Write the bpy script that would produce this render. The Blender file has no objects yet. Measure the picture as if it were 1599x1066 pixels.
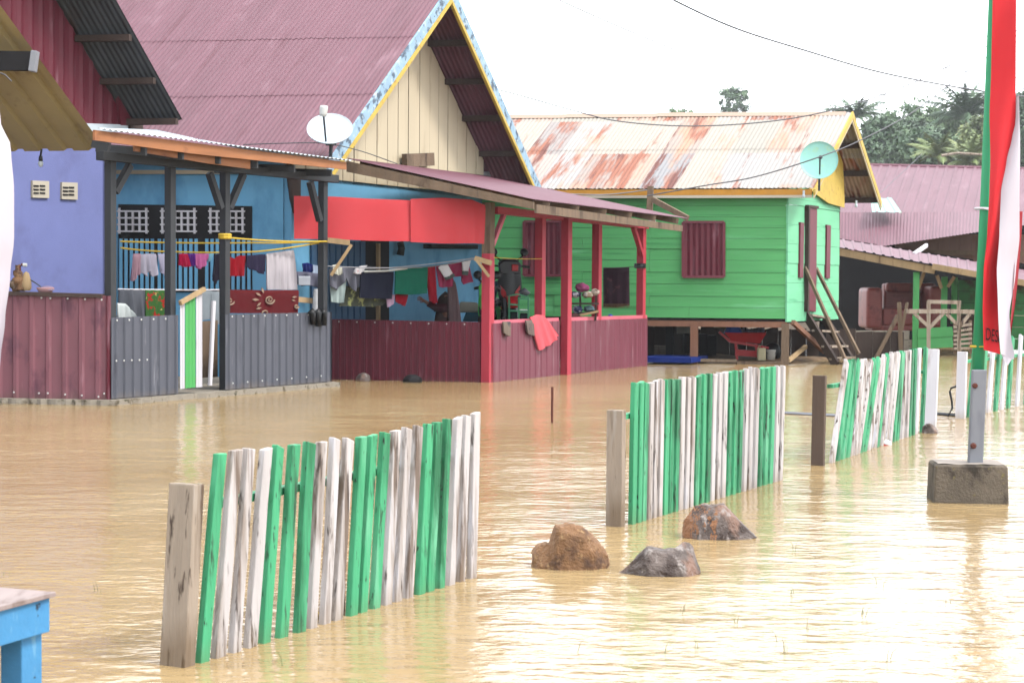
import bpy, bmesh, math, random
from math import sin, cos, pi, radians
from mathutils import Vector, Matrix, noise
random.seed(7)
S = bpy.context.scene
V = Vector

# ------------------------------------------------------------------ camera
F, HC, W0, H0 = 2800.0, 1.4, 1599, 1066
pitch, roll = math.atan(92/2800), 0.007
fw = V((0, cos(pitch), -sin(pitch)))
r0, u0 = V((1, 0, 0)), V((0, sin(pitch), cos(pitch)))
rt = r0*cos(roll) + u0*sin(roll)
up = u0*cos(roll) - r0*sin(roll)
cam = bpy.data.cameras.new('camera')
cam.sensor_width = 36; cam.lens = 36*F/W0
cam.clip_start = 0.1; cam.clip_end = 6000
co = bpy.data.objects.new('camera', cam); S.collection.objects.link(co)
m = Matrix((rt, up, -fw)).transposed().to_4x4(); m.translation = (0, 0, HC)
co.matrix_world = m
S.camera = co
cam.dof.use_dof = True; cam.dof.focus_distance = 13.0; cam.dof.aperture_fstop = 9

# ------------------------------------------------------------------ world, sun, exposure
SUN_EL, SUN_AZ = 52, 115          # degrees; azimuth clockwise from +Y
w = bpy.data.worlds.new('World'); S.world = w; w.use_nodes = True
nt = w.node_tree; nt.nodes.clear()
out = nt.nodes.new('ShaderNodeOutputWorld'); bg = nt.nodes.new('ShaderNodeBackground')
sky = nt.nodes.new('ShaderNodeTexSky'); sky.sky_type = 'NISHITA'; sky.sun_disc = False
sky.sun_elevation = radians(SUN_EL); sky.sun_rotation = radians(SUN_AZ)
sky.air_density = 1.0; sky.dust_density = 4.0
hs = nt.nodes.new('ShaderNodeHueSaturation'); hs.inputs['Saturation'].default_value = 0.2
mx = nt.nodes.new('ShaderNodeMix'); mx.data_type = 'RGBA'
mx.inputs[0].default_value = 0.78
mx.inputs[7].default_value = (10.6, 11.2, 11.8, 1)        # an even overcast layer under the clear sky
nt.links.new(sky.outputs[0], hs.inputs['Color']); nt.links.new(hs.outputs[0], mx.inputs[6])
nt.links.new(mx.outputs[2], bg.inputs['Color']); bg.inputs['Strength'].default_value = 0.11
nt.links.new(bg.outputs[0], out.inputs['Surface'])
sl = bpy.data.lights.new('sun', 'SUN'); sl.energy = 1.5; sl.angle = radians(12); sl.color = (1, .96, .9)
so = bpy.data.objects.new('sun', sl); S.collection.objects.link(so)
sd = V((sin(radians(SUN_AZ))*cos(radians(SUN_EL)), cos(radians(SUN_AZ))*cos(radians(SUN_EL)), sin(radians(SUN_EL))))
so.rotation_euler = sd.to_track_quat('Z', 'Y').to_euler(); so.location = (0, 0, 30)
S.view_settings.view_transform = 'Standard'; S.view_settings.look = 'None'
S.view_settings.exposure = 1.85; S.view_settings.gamma = 1

# ------------------------------------------------------------------ pixels of the survey -> points
def ray(px, py):
    return (fw + rt*((px-W0/2)/F) - up*((py-H0/2)/F))
C0 = V((0, 0, HC))
def gz(px, py, z=0.0):
    d = ray(px, py); t = (z-HC)/d.z
    return C0 + d*t
def at(px, py, y):
    d = ray(px, py); return C0 + d*(y/d.y)
class Pl:                                   # a vertical plane through two ground points
    def __init__(s, a, b):
        s.a = V((a[0], a[1], 0)); s.d = V((b[0]-a[0], b[1]-a[1], 0)).normalized()
        s.n = V((s.d.y, -s.d.x, 0))
    def at(s, px, py):
        d = ray(px, py); t = (s.a-C0).dot(s.n)/d.dot(s.n); return C0 + d*t
    def off(s, vec):
        b = s.a + vec; return Pl(b, b+s.d)
    def z(s, p, z): return V((p.x, p.y, z))
TH = radians(25.6)
U = V((sin(TH), cos(TH), 0)); Vv = V((cos(radians(11)), -sin(radians(11)), 0)); Z = V((0, 0, 1))

# ------------------------------------------------------------------ mesh helper
class MB:
    def __init__(s): s.v = []; s.f = []; s.uv = {}; s.mk = []
    def mark(s, i): s.mk.append((len(s.f), i)); return s     # faces from here on use material i
    def add(s, vs, fs, uvs=None):
        k = len(s.v); s.v += [V(x) for x in vs]; s.f += [tuple(i+k for i in f) for f in fs]
        if uvs:
            for i, q in enumerate(uvs): s.uv[k+i] = q
        return s
    def prism(s, pts, vec):
        n = len(pts); pts = [V(p) for p in pts]; vec = V(vec)
        vs = pts + [p+vec for p in pts]
        fs = [tuple(range(n)), tuple(range(2*n-1, n-1, -1))]
        for i in range(n): j = (i+1) % n; fs.append((i, i+n, j+n, j))
        return s.add(vs, fs)
    def box(s, c, ax, ay, az):              # centre and three half vectors
        c = V(c); ax = V(ax); ay = V(ay); az = V(az)
        vs = [c+ax*i+ay*j+az*k for k in (-1, 1) for j in (-1, 1) for i in (-1, 1)]
        return s.add(vs, [(0, 2, 3, 1), (4, 5, 7, 6), (0, 1, 5, 4), (2, 6, 7, 3), (0, 4, 6, 2), (1, 3, 7, 5)])
    def bar(s, a, b, w_, h_, ref=Z):        # timber from a to b
        a = V(a); b = V(b); d = (b-a); L = d.length; d.normalize(); ref = V(ref)
        if abs(d.dot(ref)) > .97: ref = V(Vv)
        x = d.cross(ref).normalized(); y = x.cross(d).normalized()
        return s.box((a+b)/2, x*w_/2, y*h_/2, d*L/2)
    def tube(s, pts, r, n=6, r2=None):
        pts = [V(p) for p in pts]; k = len(s.v); m_ = len(pts)
        for i, p in enumerate(pts):
            d = (pts[min(i+1, m_-1)]-pts[max(i-1, 0)]).normalized()
            ref = Z if abs(d.z) < .9 else V((1, 0, 0))
            x = d.cross(ref).normalized(); y = x.cross(d)
            rr = r if r2 is None else r+(r2-r)*i/(m_-1)
            for j in range(n):
                a = 2*pi*j/n; s.v.append(p+(x*cos(a)+y*sin(a))*rr)
        for i in range(m_-1):
            for j in range(n):
                q = (j+1) % n; s.f.append((k+i*n+j, k+i*n+q, k+(i+1)*n+q, k+(i+1)*n+j))
        s.f.append(tuple(k+j for j in range(n-1, -1, -1))); s.f.append(tuple(k+(m_-1)*n+j for j in range(n)))
        return s
    def grid(s, fn, nu, nv, uvf=None):
        vs = []; uvs = []
        for j in range(nv+1):
            for i in range(nu+1):
                a, b = i/nu, j/nv; vs.append(V(fn(a, b))); uvs.append(uvf(a, b) if uvf else (a, b))
        fs = [(j*(nu+1)+i, j*(nu+1)+i+1, (j+1)*(nu+1)+i+1, (j+1)*(nu+1)+i) for j in range(nv) for i in range(nu)]
        return s.add(vs, fs, uvs)
    def lathe(s, c, prof, axis=Z, n=20):    # prof: (radius, height) along axis
        c = V(c); axis = V(axis).normalized(); ref = V((1, 0, 0)) if abs(axis.x) < .8 else V((0, 1, 0))
        x = axis.cross(ref).normalized(); y = axis.cross(x); k = len(s.v)
        for r, h in prof:
            for j in range(n):
                a = 2*pi*j/n; s.v.append(c+axis*h+(x*cos(a)+y*sin(a))*r)
        for i in range(len(prof)-1):
            for j in range(n):
                q = (j+1) % n; s.f.append((k+i*n+j, k+i*n+q, k+(i+1)*n+q, k+(i+1)*n+j))
        return s
    def ribbed(s, A, B, Cc, D, pitch_=.076, amp=.01, trap=False, rows=1, lap=.012, jag=0, thick=True):
        # corrugated sheet: A-B lower edge, D-C upper edge; ribs run from A to D
        A, B, Cc, D = V(A), V(B), V(Cc), V(D)
        n = (B-A).cross(D-A).normalized(); L = ((B-A).length+(Cc-D).length)/2; Hh = ((D-A).length+(Cc-B).length)/2
        if trap:
            us = [0]; offs = [0]
            k = 0
            while k*pitch_ < L:
                for q, o in ((.30, 0), (.40, 1), (.60, 1), (.70, 0)):
                    us.append((k+q)*pitch_); offs.append(o)
                k += 1
            us.append(L); offs.append(0); us = [min(x, L)/L for x in us]
        else:
            N = max(2, int(L/pitch_*8)); us = [i/N for i in range(N+1)]; offs = [.5+.5*sin(i*2*pi/8) for i in range(N+1)]
        for r in range(rows):
            b0, b1 = r/rows, min(1, (r+1)/rows+(.02 if r < rows-1 else 0)); k = len(s.v)
            nb = 5
            jg = [random.uniform(-1, 1)*jag for _ in range(len(us)//8+2)]
            for j in range(nb+1):
                b = b0+(b1-b0)*j/nb
                for i, u_ in enumerate(us):
                    bb = b + (jg[i//8]/Hh if j == 0 else 0)
                    p = A.lerp(B, u_).lerp(D.lerp(Cc, u_), bb) + n*(offs[i]*amp + lap*(1-j/nb)*(1 if r else 0))
                    s.uv[len(s.v)] = (u_*L, bb*Hh); s.v.append(p)
            M_ = len(us)
            for j in range(nb):
                for i in range(M_-1):
                    s.f.append((k+j*M_+i, k+j*M_+i+1, k+(j+1)*M_+i+1, k+(j+1)*M_+i))
        return s

LOC = {}
def base_of(vs):
    xs = [p.x for p in vs]; ys = [p.y for p in vs]; zs = [p.z for p in vs]
    return V(((min(xs)+max(xs))/2, (min(ys)+max(ys))/2, min(zs)))
def mat_list(m): return m if isinstance(m, (list, tuple)) else [m]
def obj(name, mb, mat, parent=None, smooth=False, bevel=0, bseg=2, recalc=True):
    o_ = base_of(mb.v)
    me = bpy.data.meshes.new(name)
    me.from_pydata([p-o_ for p in mb.v], [], mb.f)
    for k, i in mb.mk:
        for p in me.polygons[k:]: p.material_index = i
    if mb.uv:
        ul = me.uv_layers.new(name='UVMap')
        for lp in me.loops: ul.data[lp.index].uv = mb.uv.get(lp.vertex_index, (0, 0))
    if recalc or bevel:
        bm = bmesh.new(); bm.from_mesh(me)
        if bevel: bmesh.ops.bevel(bm, geom=[e for e in bm.edges if len(e.link_faces) == 2 and e.calc_face_angle(0) > .5], offset=bevel, segments=bseg, affect='EDGES', profile=.6)
        if recalc: bmesh.ops.recalc_face_normals(bm, faces=bm.faces)
        bm.to_mesh(me); bm.free()
    if smooth:
        for p in me.polygons: p.use_smooth = True
    for q in mat_list(mat): me.materials.append(q)
    o = bpy.data.objects.new(name, me); S.collection.objects.link(o)
    if parent is not None:
        o.parent = parent; o.location = o_ - LOC[parent.name]
    else: o.location = o_
    LOC[o.name] = o_
    return o
def tag(o, label=None, cat=None, group=None, kind=None):
    if label: o['label'] = label
    if cat: o['category'] = cat
    if group: o['group'] = group
    if kind: o['kind'] = kind
    return o
def thing(name, loc, label, cat, group=None):
    o = bpy.data.objects.new(name, None); S.collection.objects.link(o); o.location = loc; o.empty_display_size = .2
    LOC[o.name] = V(loc); return tag(o, label, cat, group)

# ------------------------------------------------------------------ materials
def lin(c):
    def f(x):
        x /= 255
        return x/12.92 if x <= .04045 else ((x+.055)/1.055)**2.4
    r, g, b = (f(x)*ALB for x in c); y = .3*r+.55*g+.15*b
    return (r+(y-r)*DESAT, g+(y-g)*DESAT, b+(y-b)*DESAT, 1)
ALB, DESAT = .395, .0
def M(name, c, rough=.7, var=.12, scale=3, st=(1, 1, 1), bump=0, bscale=30, bst=(1, 1, 1), spots=(), uv=False, metal=0, spec=.22, mud=None):
    m_ = bpy.data.materials.new(name); m_.use_nodes = True; t = m_.node_tree; N = t.nodes; L = t.links
    b = N['Principled BSDF']; b.inputs['Roughness'].default_value = rough; b.inputs['Metallic'].default_value = metal
    b.inputs['Specular IOR Level'].default_value = spec
    if uv: src = N.new('ShaderNodeUVMap').outputs[0]
    else: src = N.new('ShaderNodeNewGeometry').outputs['Position']
    def mapped(stv):
        q = N.new('ShaderNodeMapping'); q.inputs['Scale'].default_value = stv; L.new(src, q.inputs['Vector']); return q.outputs[0]
    def nz(sc, stv, det=4):
        q = N.new('ShaderNodeTexNoise'); q.inputs['Scale'].default_value = sc; q.inputs['Detail'].default_value = det
        q.inputs['Roughness'].default_value = .6; L.new(mapped(stv), q.inputs['Vector']); return q.outputs['Fac']
    c0 = lin(c) if max(c) > 1.5 else (*c, 1)
    rp = N.new('ShaderNodeValToRGB'); e = rp.color_ramp.elements
    e[0].position = .3; e[1].position = .7
    e[0].color = tuple(x*(1-var) for x in c0[:3])+(1,); e[1].color = tuple(min(1, x*(1+var)) for x in c0[:3])+(1,)
    L.new(nz(scale, st), rp.inputs[0]); col = rp.outputs[0]
    for (sc_c, ssc, sst, lo, hi) in spots:
        r2 = N.new('ShaderNodeValToRGB'); r2.color_ramp.elements[0].position = .5+(lo-.5)*.72; r2.color_ramp.elements[1].position = .5+(hi-.5)*.8
        L.new(nz(ssc, sst, 5), r2.inputs[0])
        mxn = N.new('ShaderNodeMix'); mxn.data_type = 'RGBA'
        L.new(r2.outputs[0], mxn.inputs[0]); L.new(col, mxn.inputs[6]); mxn.inputs[7].default_value = lin(sc_c); col = mxn.outputs[2]
    if mud:                                  # silt left by the flood below a wavering level
        g = N.new('ShaderNodeNewGeometry'); sx = N.new('ShaderNodeSeparateXYZ'); L.new(g.outputs['Position'], sx.inputs[0])
        ad = N.new('ShaderNodeMath'); ad.operation = 'MULTIPLY_ADD'; ad.inputs[1].default_value = .25
        L.new(nz(6, (1, 1, .3)), ad.inputs[0]); L.new(sx.outputs['Z'], ad.inputs[2])
        mr = N.new('ShaderNodeMapRange'); mr.inputs['From Min'].default_value = mud[1]+.05; mr.inputs['From Max'].default_value = mud[1]+.19
        mr.inputs['To Min'].default_value = .6; mr.inputs['To Max'].default_value = 0; L.new(ad.outputs[0], mr.inputs['Value'])
        mxn = N.new('ShaderNodeMix'); mxn.data_type = 'RGBA'; L.new(mr.outputs[0], mxn.inputs[0]); L.new(col, mxn.inputs[6])
        mxn.inputs[7].default_value = lin(mud[0]); col = mxn.outputs[2]
    L.new(col, b.inputs['Base Color'])
    if bump:
        bp = N.new('ShaderNodeBump'); bp.inputs['Strength'].default_value = bump; bp.inputs['Distance'].default_value = .02
        L.new(nz(bscale, bst), bp.inputs['Height']); L.new(bp.outputs[0], b.inputs['Normal'])
    m_.diffuse_color = c0
    return m_
ZS = (1, 1, .06)
MUD = ((150, 125, 95), .02)
mt = {}
mt['roof_mauve'] = M('faded_maroon_roof', (132, 88, 101), .55, .12, 1.3, (2, .25, 1), uv=True, spots=[((118, 72, 84), 5, (1, .1, 1), .58, .75), ((156, 116, 128), 2.2, (1, .3, 1), .6, .78)])
mt['roof_under'] = M('dull_sheet_underside', (88, 74, 74), .7, .2, 2)
mt['roof_grey'] = M('bare_sheet_underside', (86, 92, 98), .55, .25, 3, (2, .3, 1), uv=True, spots=[((70, 50, 45), 3, (1, .3, 1), .6, .75)])
mt['maroon'] = M('maroon_sheet', (112, 34, 52), .55, .12, 2, (1, 1, .3), uv=False, spots=[((150, 100, 112), 9, (1, 1, .12), .64, .8)], mud=((120, 90, 80), -.02))
mt['maroon_old'] = M('chalky_maroon_sheet', (144, 90, 101), .55, .1, 3, (1, 1, .4), spots=[((112, 66, 82), 4, (1, 1, .5), .55, .7), ((178, 130, 140), 14, (1, 1, .1), .66, .8)], mud=((120, 90, 80), .1))
mt['maroon_side'] = M('rain_streaked_maroon_sheet', (134, 66, 82), .5, .1, 3, (1, 1, .3), spots=[((170, 128, 136), 12, (1, 1, .06), .62, .8)], mud=((130, 90, 85), -.02))
mt['grey_sheet'] = M('charcoal_sheet', (98, 100, 111), .5, .1, 3, (1, 1, .3), spots=[((150, 150, 158), 14, (1, 1, .1), .66, .8), ((80, 80, 92), 5, (1, 1, .3), .6, .75)], mud=((140, 125, 110), .08))
mt['tan_sheet'] = M('tan_sheet', (186, 168, 120), .6, .08, 2, spots=[((150, 130, 92), 3, (1, 1, 1), .6, .75)])
mt['purple'] = M('lavender_plaster', (128, 136, 194), .85, .05, 2, spots=[((116, 120, 172), 1.2, (1, 1, 1), .55, .75)], bump=.15, bscale=60)
mt['blue'] = M('sky_blue_plaster', (128, 200, 244), .8, .06, 2, spots=[((95, 160, 205), 1.5, (1, 1, .5), .55, .75)], bump=.1)
mt['teal'] = M('teal_plaster', (105, 150, 160), .8, .06, 2)
mt['cream'] = M('cream_board', (226, 210, 180), .75, .05, 4, ZS, spots=[((196, 176, 146), 6, (1, 1, .15), .6, .78)])
mt['gap'] = M('dark_gap', (40, 30, 27), .9, .1)
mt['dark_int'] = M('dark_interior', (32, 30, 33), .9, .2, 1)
mt['charcoal'] = M('charcoal_painted_timber', (60, 62, 66), .6, .15, 8, (1, 1, .1))
mt['orange_wood'] = M('fresh_sawn_timber', (184, 122, 80), .7, .18, 5, (.3, .3, 3), spots=[((130, 74, 50), 4, (.5, .5, 1), .58, .75)])
mt['old_wood'] = M('weathered_brown_timber', (134, 112, 92), .85, .22, 8, (1, 1, .2), bump=.3, spots=[((80, 62, 50), 7, (1, 1, .2), .58, .72)])
mt['pale_wood'] = M('pale_timber', (196, 166, 124), .8, .15, 8, (1, 1, .2), spots=[((120, 90, 65), 9, (1, 1, .2), .62, .75)])
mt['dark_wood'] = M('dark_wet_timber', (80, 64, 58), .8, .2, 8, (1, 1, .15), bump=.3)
mt['barge'] = M('flaking_pale_blue_board', (168, 200, 224), .75, .1, 6, spots=[((96, 112, 130), 7, (1, 1, 1), .53, .62), ((205, 218, 226), 12, (1, 1, 1), .58, .7)])
mt['yellow'] = M('yellow_painted_board', (222, 190, 84), .6, .1, 6, spots=[((190, 150, 70), 8, (1, 1, 1), .6, .75)])
mt['ochre'] = M('ochre_painted_board', (212, 150, 52), .6, .1, 5)
mt['green_wall'] = M('green_painted_plank', (98, 190, 114), .65, .07, 2, (.25, .25, 4), spots=[((74, 160, 96), 3, (.15, .15, 5), .58, .75), ((126, 214, 150), 2, (.3, .3, 3), .6, .78)])
mt['green_wall_lit'] = M('lit_green_painted_plank', (134, 222, 172), .65, .06, 2, (.4, .4, 2), spots=[((98, 190, 140), 4, (.3, .3, 3), .62, .78)])  # the green paint, lightened because the end wall faces the light
mt['maroon_flat'] = M('maroon_painted_wood', (128, 58, 72), .55, .1, 4)
mt['pink_post'] = M('coral_painted_timber', (206, 66, 84), .55, .08, 6, (1, 1, .2), spots=[((176, 50, 66), 6, (1, 1, .2), .6, .76)], mud=((170, 70, 75), -.02))
mt['pink_edge'] = M('pink_painted_rail', (236, 120, 138), .55, .06, 6)
mt['red_panel'] = M('coral_red_sheet', (226, 66, 74), .6, .06, 1.5)
mt['rust_roof'] = None
mt['concrete'] = M('concrete', (170, 160, 145), .9, .15, 6, bump=.4, bscale=40, spots=[((110, 98, 80), 6, (1, 1, 1), .55, .68), ((84, 80, 60), 12, (1, 1, 1), .62, .72)])
mt['block'] = M('wet_dark_concrete', (122, 110, 96), .9, .2, 9, bump=.5, bscale=60, spots=[((70, 62, 54), 5, (1, 1, .7), .5, .64), ((140, 128, 84), 24, (1, 1, 1), .68, .75)], mud=((64, 54, 46), -.02))
mt['block_top'] = M('pale_concrete', (172, 160, 150), .9, .1, 12, bump=.3, bscale=60)  # upper face paler than the block sides
mt['steel'] = M('grey_painted_steel', (150, 152, 160), .5, .06, 6, (1, 1, .3), spots=[((128, 128, 138), 8, (1, 1, .2), .6, .8)])
mt['rust'] = M('rust', (110, 62, 52), .9, .2, 30)
mt['pole_green'] = M('green_painted_pole', (62, 178, 124), .5, .06, 6, (1, 1, .3), spots=[((130, 130, 140), 9, (1, 1, .4), .7, .74)])
mt['flag_red'] = M('red_flag_cloth', (236, 40, 50), .7, .05, 3)
mt['flag_red_shaded'] = M('shaded_red_flag_cloth', (176, 36, 48), .8, .06, 3)  # flag red darkened for the shaded back of the cloth
mt['flag_white'] = M('white_flag_cloth', (236, 226, 236), .75, .03, 3)
mt['ink'] = M('black_print', (24, 20, 24), .7, 0)
PS_ = (1, 1, .1)
mt['picket_green'] = M('green_picket_paint', (80, 186, 132), .6, .14, 9, (1, 1, .12), bump=.35, bst=PS_, spots=[((44, 124, 82), 6, (1, 1, .12), .48, .62), ((120, 206, 160), 8, (1, 1, .2), .58, .74), ((54, 84, 62), 20, (1, 1, .16), .64, .71), ((40, 44, 40), 45, (1, 1, .3), .68, .72)], mud=((112, 138, 92), .0))
mt['picket_white'] = M('flaking_white_picket_paint', (222, 214, 212), .75, .12, 9, (1, 1, .12), bump=.45, bst=PS_, spots=[((176, 162, 152), 8, (1, 1, .1), .5, .66), ((134, 116, 104), 15, (1, 1, .07), .57, .68), ((88, 76, 70), 26, (1, 1, .14), .64, .71), ((226, 222, 226), 12, (1, 1, .12), .6, .7)], mud=((158, 132, 100), .02))
mt['picket_bright'] = M('fresh_white_picket_paint', (238, 234, 240), .7, .04, 9, (1, 1, .12), spots=[((206, 196, 196), 9, (1, 1, .2), .6, .75)], mud=((190, 165, 130), .02))
mt['post_grey'] = M('weathered_grey_post', (186, 168, 150), .85, .2, 9, (1, 1, .1), bump=.5, bst=PS_, spots=[((112, 92, 76), 9, (1, 1, .1), .5, .66), ((196, 184, 172), 12, (1, 1, .1), .58, .72), ((84, 68, 58), 26, (1, 1, .16), .63, .71)], mud=((122, 98, 70), .15))
mt['post_brown'] = M('dark_brown_post', (104, 86, 74), .85, .2, 10, (1, 1, .1), bump=.4, bst=PS_, spots=[((170, 155, 140), 22, (1, 1, .15), .66, .74)])
mt['table_blue'] = M('blue_table_paint', (80, 156, 210), .6, .08, 6, bump=.15, spots=[((60, 130, 190), 5, (1, 1, .6), .56, .74), ((40, 60, 80), 20, (1, 1, 1), .71, .74), ((150, 205, 232), 9, (1, 1, .3), .63, .75)])
mt['table_top'] = M('worn_grey_table_top', (176, 158, 154), .7, .1, 9, (2, .5, 1), spots=[((130, 108, 100), 8, (2, .4, 1), .58, .72)])
mt['rock_brown'] = M('wet_brown_rock', (152, 112, 78), .7, .25, 9, bump=.8, bscale=45, spots=[((92, 66, 52), 7, (1, 1, 1), .5, .66), ((188, 150, 108), 26, (1, 1, 1), .6, .72)], mud=((66, 50, 40), -.06))
mt['rock_grey'] = M('wet_grey_rock', (118, 104, 98), .5, .25, 9, bump=.8, bscale=45, spots=[((74, 58, 52), 6, (1, 1, 1), .48, .62), ((150, 116, 100), 5, (1, 1, .5), .55, .66), ((176, 164, 158), 18, (1, 1, .6), .6, .7)], mud=((60, 48, 42), -.06))
mt['rock_rust'] = M('rusty_rock_face', (170, 118, 82), .6, .25, 9, bump=.8, bscale=45, spots=[((176, 120, 80), 4, (1, 1, 1), .56, .66), ((76, 68, 62), 9, (1, 1, 1), .54, .66)], mud=((66, 54, 46), -.06))
mt['dish_white'] = M('white_dish', (222, 234, 244), .4, .03, 4)
mt['dish_mint'] = M('mint_dish', (168, 232, 220), .45, .05, 4, spots=[((186, 232, 190), 5, (1, 1, 1), .6, .75)])
mt['metal_dark'] = M('dark_metal', (70, 74, 80), .45, .1, 8)
mt['white_pl'] = M('white_plastic', (232, 232, 228), .4, .03)
mt['black_pl'] = M('black_plastic', (14, 14, 17), .4, .1)
mt['red_pl'] = M('red_plastic', (190, 32, 38), .4, .1, 5)
mt['green_pl'] = M('bright_green_plastic', (70, 190, 84), .4, .08)
mt['cable'] = M('black_cable', (104, 104, 110), .6, .05)
mt['cable_pale'] = M('grey_cable', (160, 160, 165), .6, .05)
mt['rope'] = M('yellow_rope', (226, 190, 60), .7, .15, 20)
mt['skin'] = M('brown_skin', (156, 108, 90), .6, .06, 10)
mt['sofa'] = M('red_brown_vinyl', (170, 92, 86), .45, .1, 4, spots=[((120, 62, 60), 4, (1, 1, 1), .56, .72)])
mt['earth'] = M('wet_earth', (120, 96, 70), .9, .2, 3, bump=.4, spots=[((160, 130, 96), 6, (1, 1, 1), .55, .7)])
mt['tarp'] = M('blue_tarpaulin', (40, 90, 190), .5, .15, 6)
mt['leaf'] = None
def leafm(name, c):
    m_ = M(name, c, .6, .45, .5, spots=[((62, 96, 58), .35, (1, 1, 1), .5, .7)]); return m_
def CL(name, c, **k): return M(name, c, .95, k.pop('var', .08), k.pop('scale', 8), spec=.06, **k)
def rusty():
    m_ = bpy.data.materials.new('rusty_zinc_roof'); m_.use_nodes = True; t = m_.node_tree; N = t.nodes; L = t.links
    b = N['Principled BSDF']; b.inputs['Roughness'].default_value = .6; b.inputs['Specular IOR Level'].default_value = .3
    uv = N.new('ShaderNodeUVMap').outputs[0]; sx = N.new('ShaderNodeSeparateXYZ'); L.new(uv, sx.inputs[0])
    def math_(op, a, b_=None, c_=None):
        q = N.new('ShaderNodeMath'); q.operation = op
        for i, x in enumerate((a, b_, c_)):
            if x is None: continue
            if isinstance(x, (int, float)): q.inputs[i].default_value = x
            else: L.new(x, q.inputs[i])
        return q.outputs[0]
    col_i = math_('FLOOR', math_('DIVIDE', sx.outputs[0], .62)); row_i = math_('FLOOR', math_('DIVIDE', sx.outputs[1], 1.28))
    cb = N.new('ShaderNodeCombineXYZ'); L.new(col_i, cb.inputs[0]); L.new(row_i, cb.inputs[1])
    wn = N.new('ShaderNodeTexWhiteNoise'); L.new(cb.outputs[0], wn.inputs['Vector'])
    sheet = N.new('ShaderNodeValToRGB'); cr = sheet.color_ramp; cr.elements[0].color = lin((182, 175, 164)); cr.elements[1].color = lin((198, 199, 199))
    for p_, c_ in ((.25, (198, 186, 172)), (.45, (188, 184, 182)), (.6, (198, 172, 152)), (.8, (164, 162, 164))):
        e = cr.elements.new(p_); e.color = lin(c_)
    L.new(wn.outputs['Value'], sheet.inputs[0]); col = sheet.outputs[0]
    def layer(col, c, sc, st, lo, hi, k, seed):
        mp = N.new('ShaderNodeMapping'); mp.inputs['Scale'].default_value = st; mp.inputs['Location'].default_value = (seed, seed*.7, 0); L.new(uv, mp.inputs['Vector'])
        nz = N.new('ShaderNodeTexNoise'); nz.inputs['Scale'].default_value = sc; nz.inputs['Detail'].default_value = 6; nz.inputs['Roughness'].default_value = .65; L.new(mp.outputs[0], nz.inputs['Vector'])
        f = math_('ADD', nz.outputs['Fac'], math_('MULTIPLY', math_('SUBTRACT', wn.outputs['Value'], .5), k))
        rp = N.new('ShaderNodeValToRGB'); rp.color_ramp.elements[0].position = lo; rp.color_ramp.elements[1].position = hi; L.new(f, rp.inputs[0])
        mxn = N.new('ShaderNodeMix'); mxn.data_type = 'RGBA'; L.new(rp.outputs[0], mxn.inputs[0]); L.new(col, mxn.inputs[6]); mxn.inputs[7].default_value = lin(c); return mxn.outputs[2]
    col = layer(col, (202, 160, 132), 1.6, (1, .35, 1), .54, .66, .16, 3)
    col = layer(col, (172, 104, 78), 2.4, (1.1, .2, 1), .54, .62, .2, 9)
    col = layer(col, (126, 68, 56), 3, (1.5, .17, 1), .59, .65, .2, 17)
    col = layer(col, (150, 140, 138), 8, (1, .1, 1), .62, .78, 0, 5)
    L.new(col, b.inputs['Base Color']); return m_
mt['rust_roof'] = rusty()

def water_mat():
    m_ = bpy.data.materials.new('muddy_flood_water'); m_.use_nodes = True; t = m_.node_tree; N = t.nodes; L = t.links
    b = N['Principled BSDF']; b.inputs['Roughness'].default_value = .13; b.inputs['IOR'].default_value = 1.33
    g = N.new('ShaderNodeNewGeometry').outputs['Position']
    def nz(sc, st, det=3, rot=0):
        q = N.new('ShaderNodeMapping'); q.inputs['Scale'].default_value = st; q.inputs['Rotation'].default_value = (0, 0, rot); L.new(g, q.inputs['Vector'])
        n_ = N.new('ShaderNodeTexNoise'); n_.inputs['Scale'].default_value = sc; n_.inputs['Detail'].default_value = det; n_.inputs['Distortion'].default_value = .3
        L.new(q.outputs[0], n_.inputs['Vector']); return n_.outputs['Fac']
    rp = N.new('ShaderNodeValToRGB'); rp.color_ramp.elements[0].position = .35; rp.color_ramp.elements[1].position = .65
    rp.color_ramp.elements[0].color = (*WCOL[0], 1); rp.color_ramp.elements[1].color = (*WCOL[1], 1)
    L.new(nz(.35, (1, 1, 1)), rp.inputs[0]); L.new(rp.outputs[0], b.inputs['Base Color'])
    cm = N.new('ShaderNodeMapRange'); cm.inputs['From Min'].default_value = .38; cm.inputs['From Max'].default_value = .62
    cm.inputs['To Min'].default_value = .7*WAVE; cm.inputs['To Max'].default_value = 1.2*WAVE; L.new(nz(.45, (.7, 1.3, 1), 2, .6), cm.inputs['Value'])
    prev = None
    for sc, st, det, rot, dist, k in ((1.1, (1, 1.5, 1), 2, .35, .036, 1), (3.6, (.8, 1.5, 1), 3, -.2, .019, 1), (11, (.8, 1.3, 1), 3, .5, .0115, 1)):
        bp = N.new('ShaderNodeBump'); L.new(cm.outputs[0], bp.inputs['Strength']); bp.inputs['Distance'].default_value = dist
        L.new(nz(sc, st, det, rot), bp.inputs['Height'])
        if prev: L.new(prev, bp.inputs['Normal'])
        prev = bp.outputs[0]
    L.new(prev, b.inputs['Normal']); return m_
WCOL = ((.192, .128, .058), (.232, .166, .086)); WAVE = .62

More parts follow.
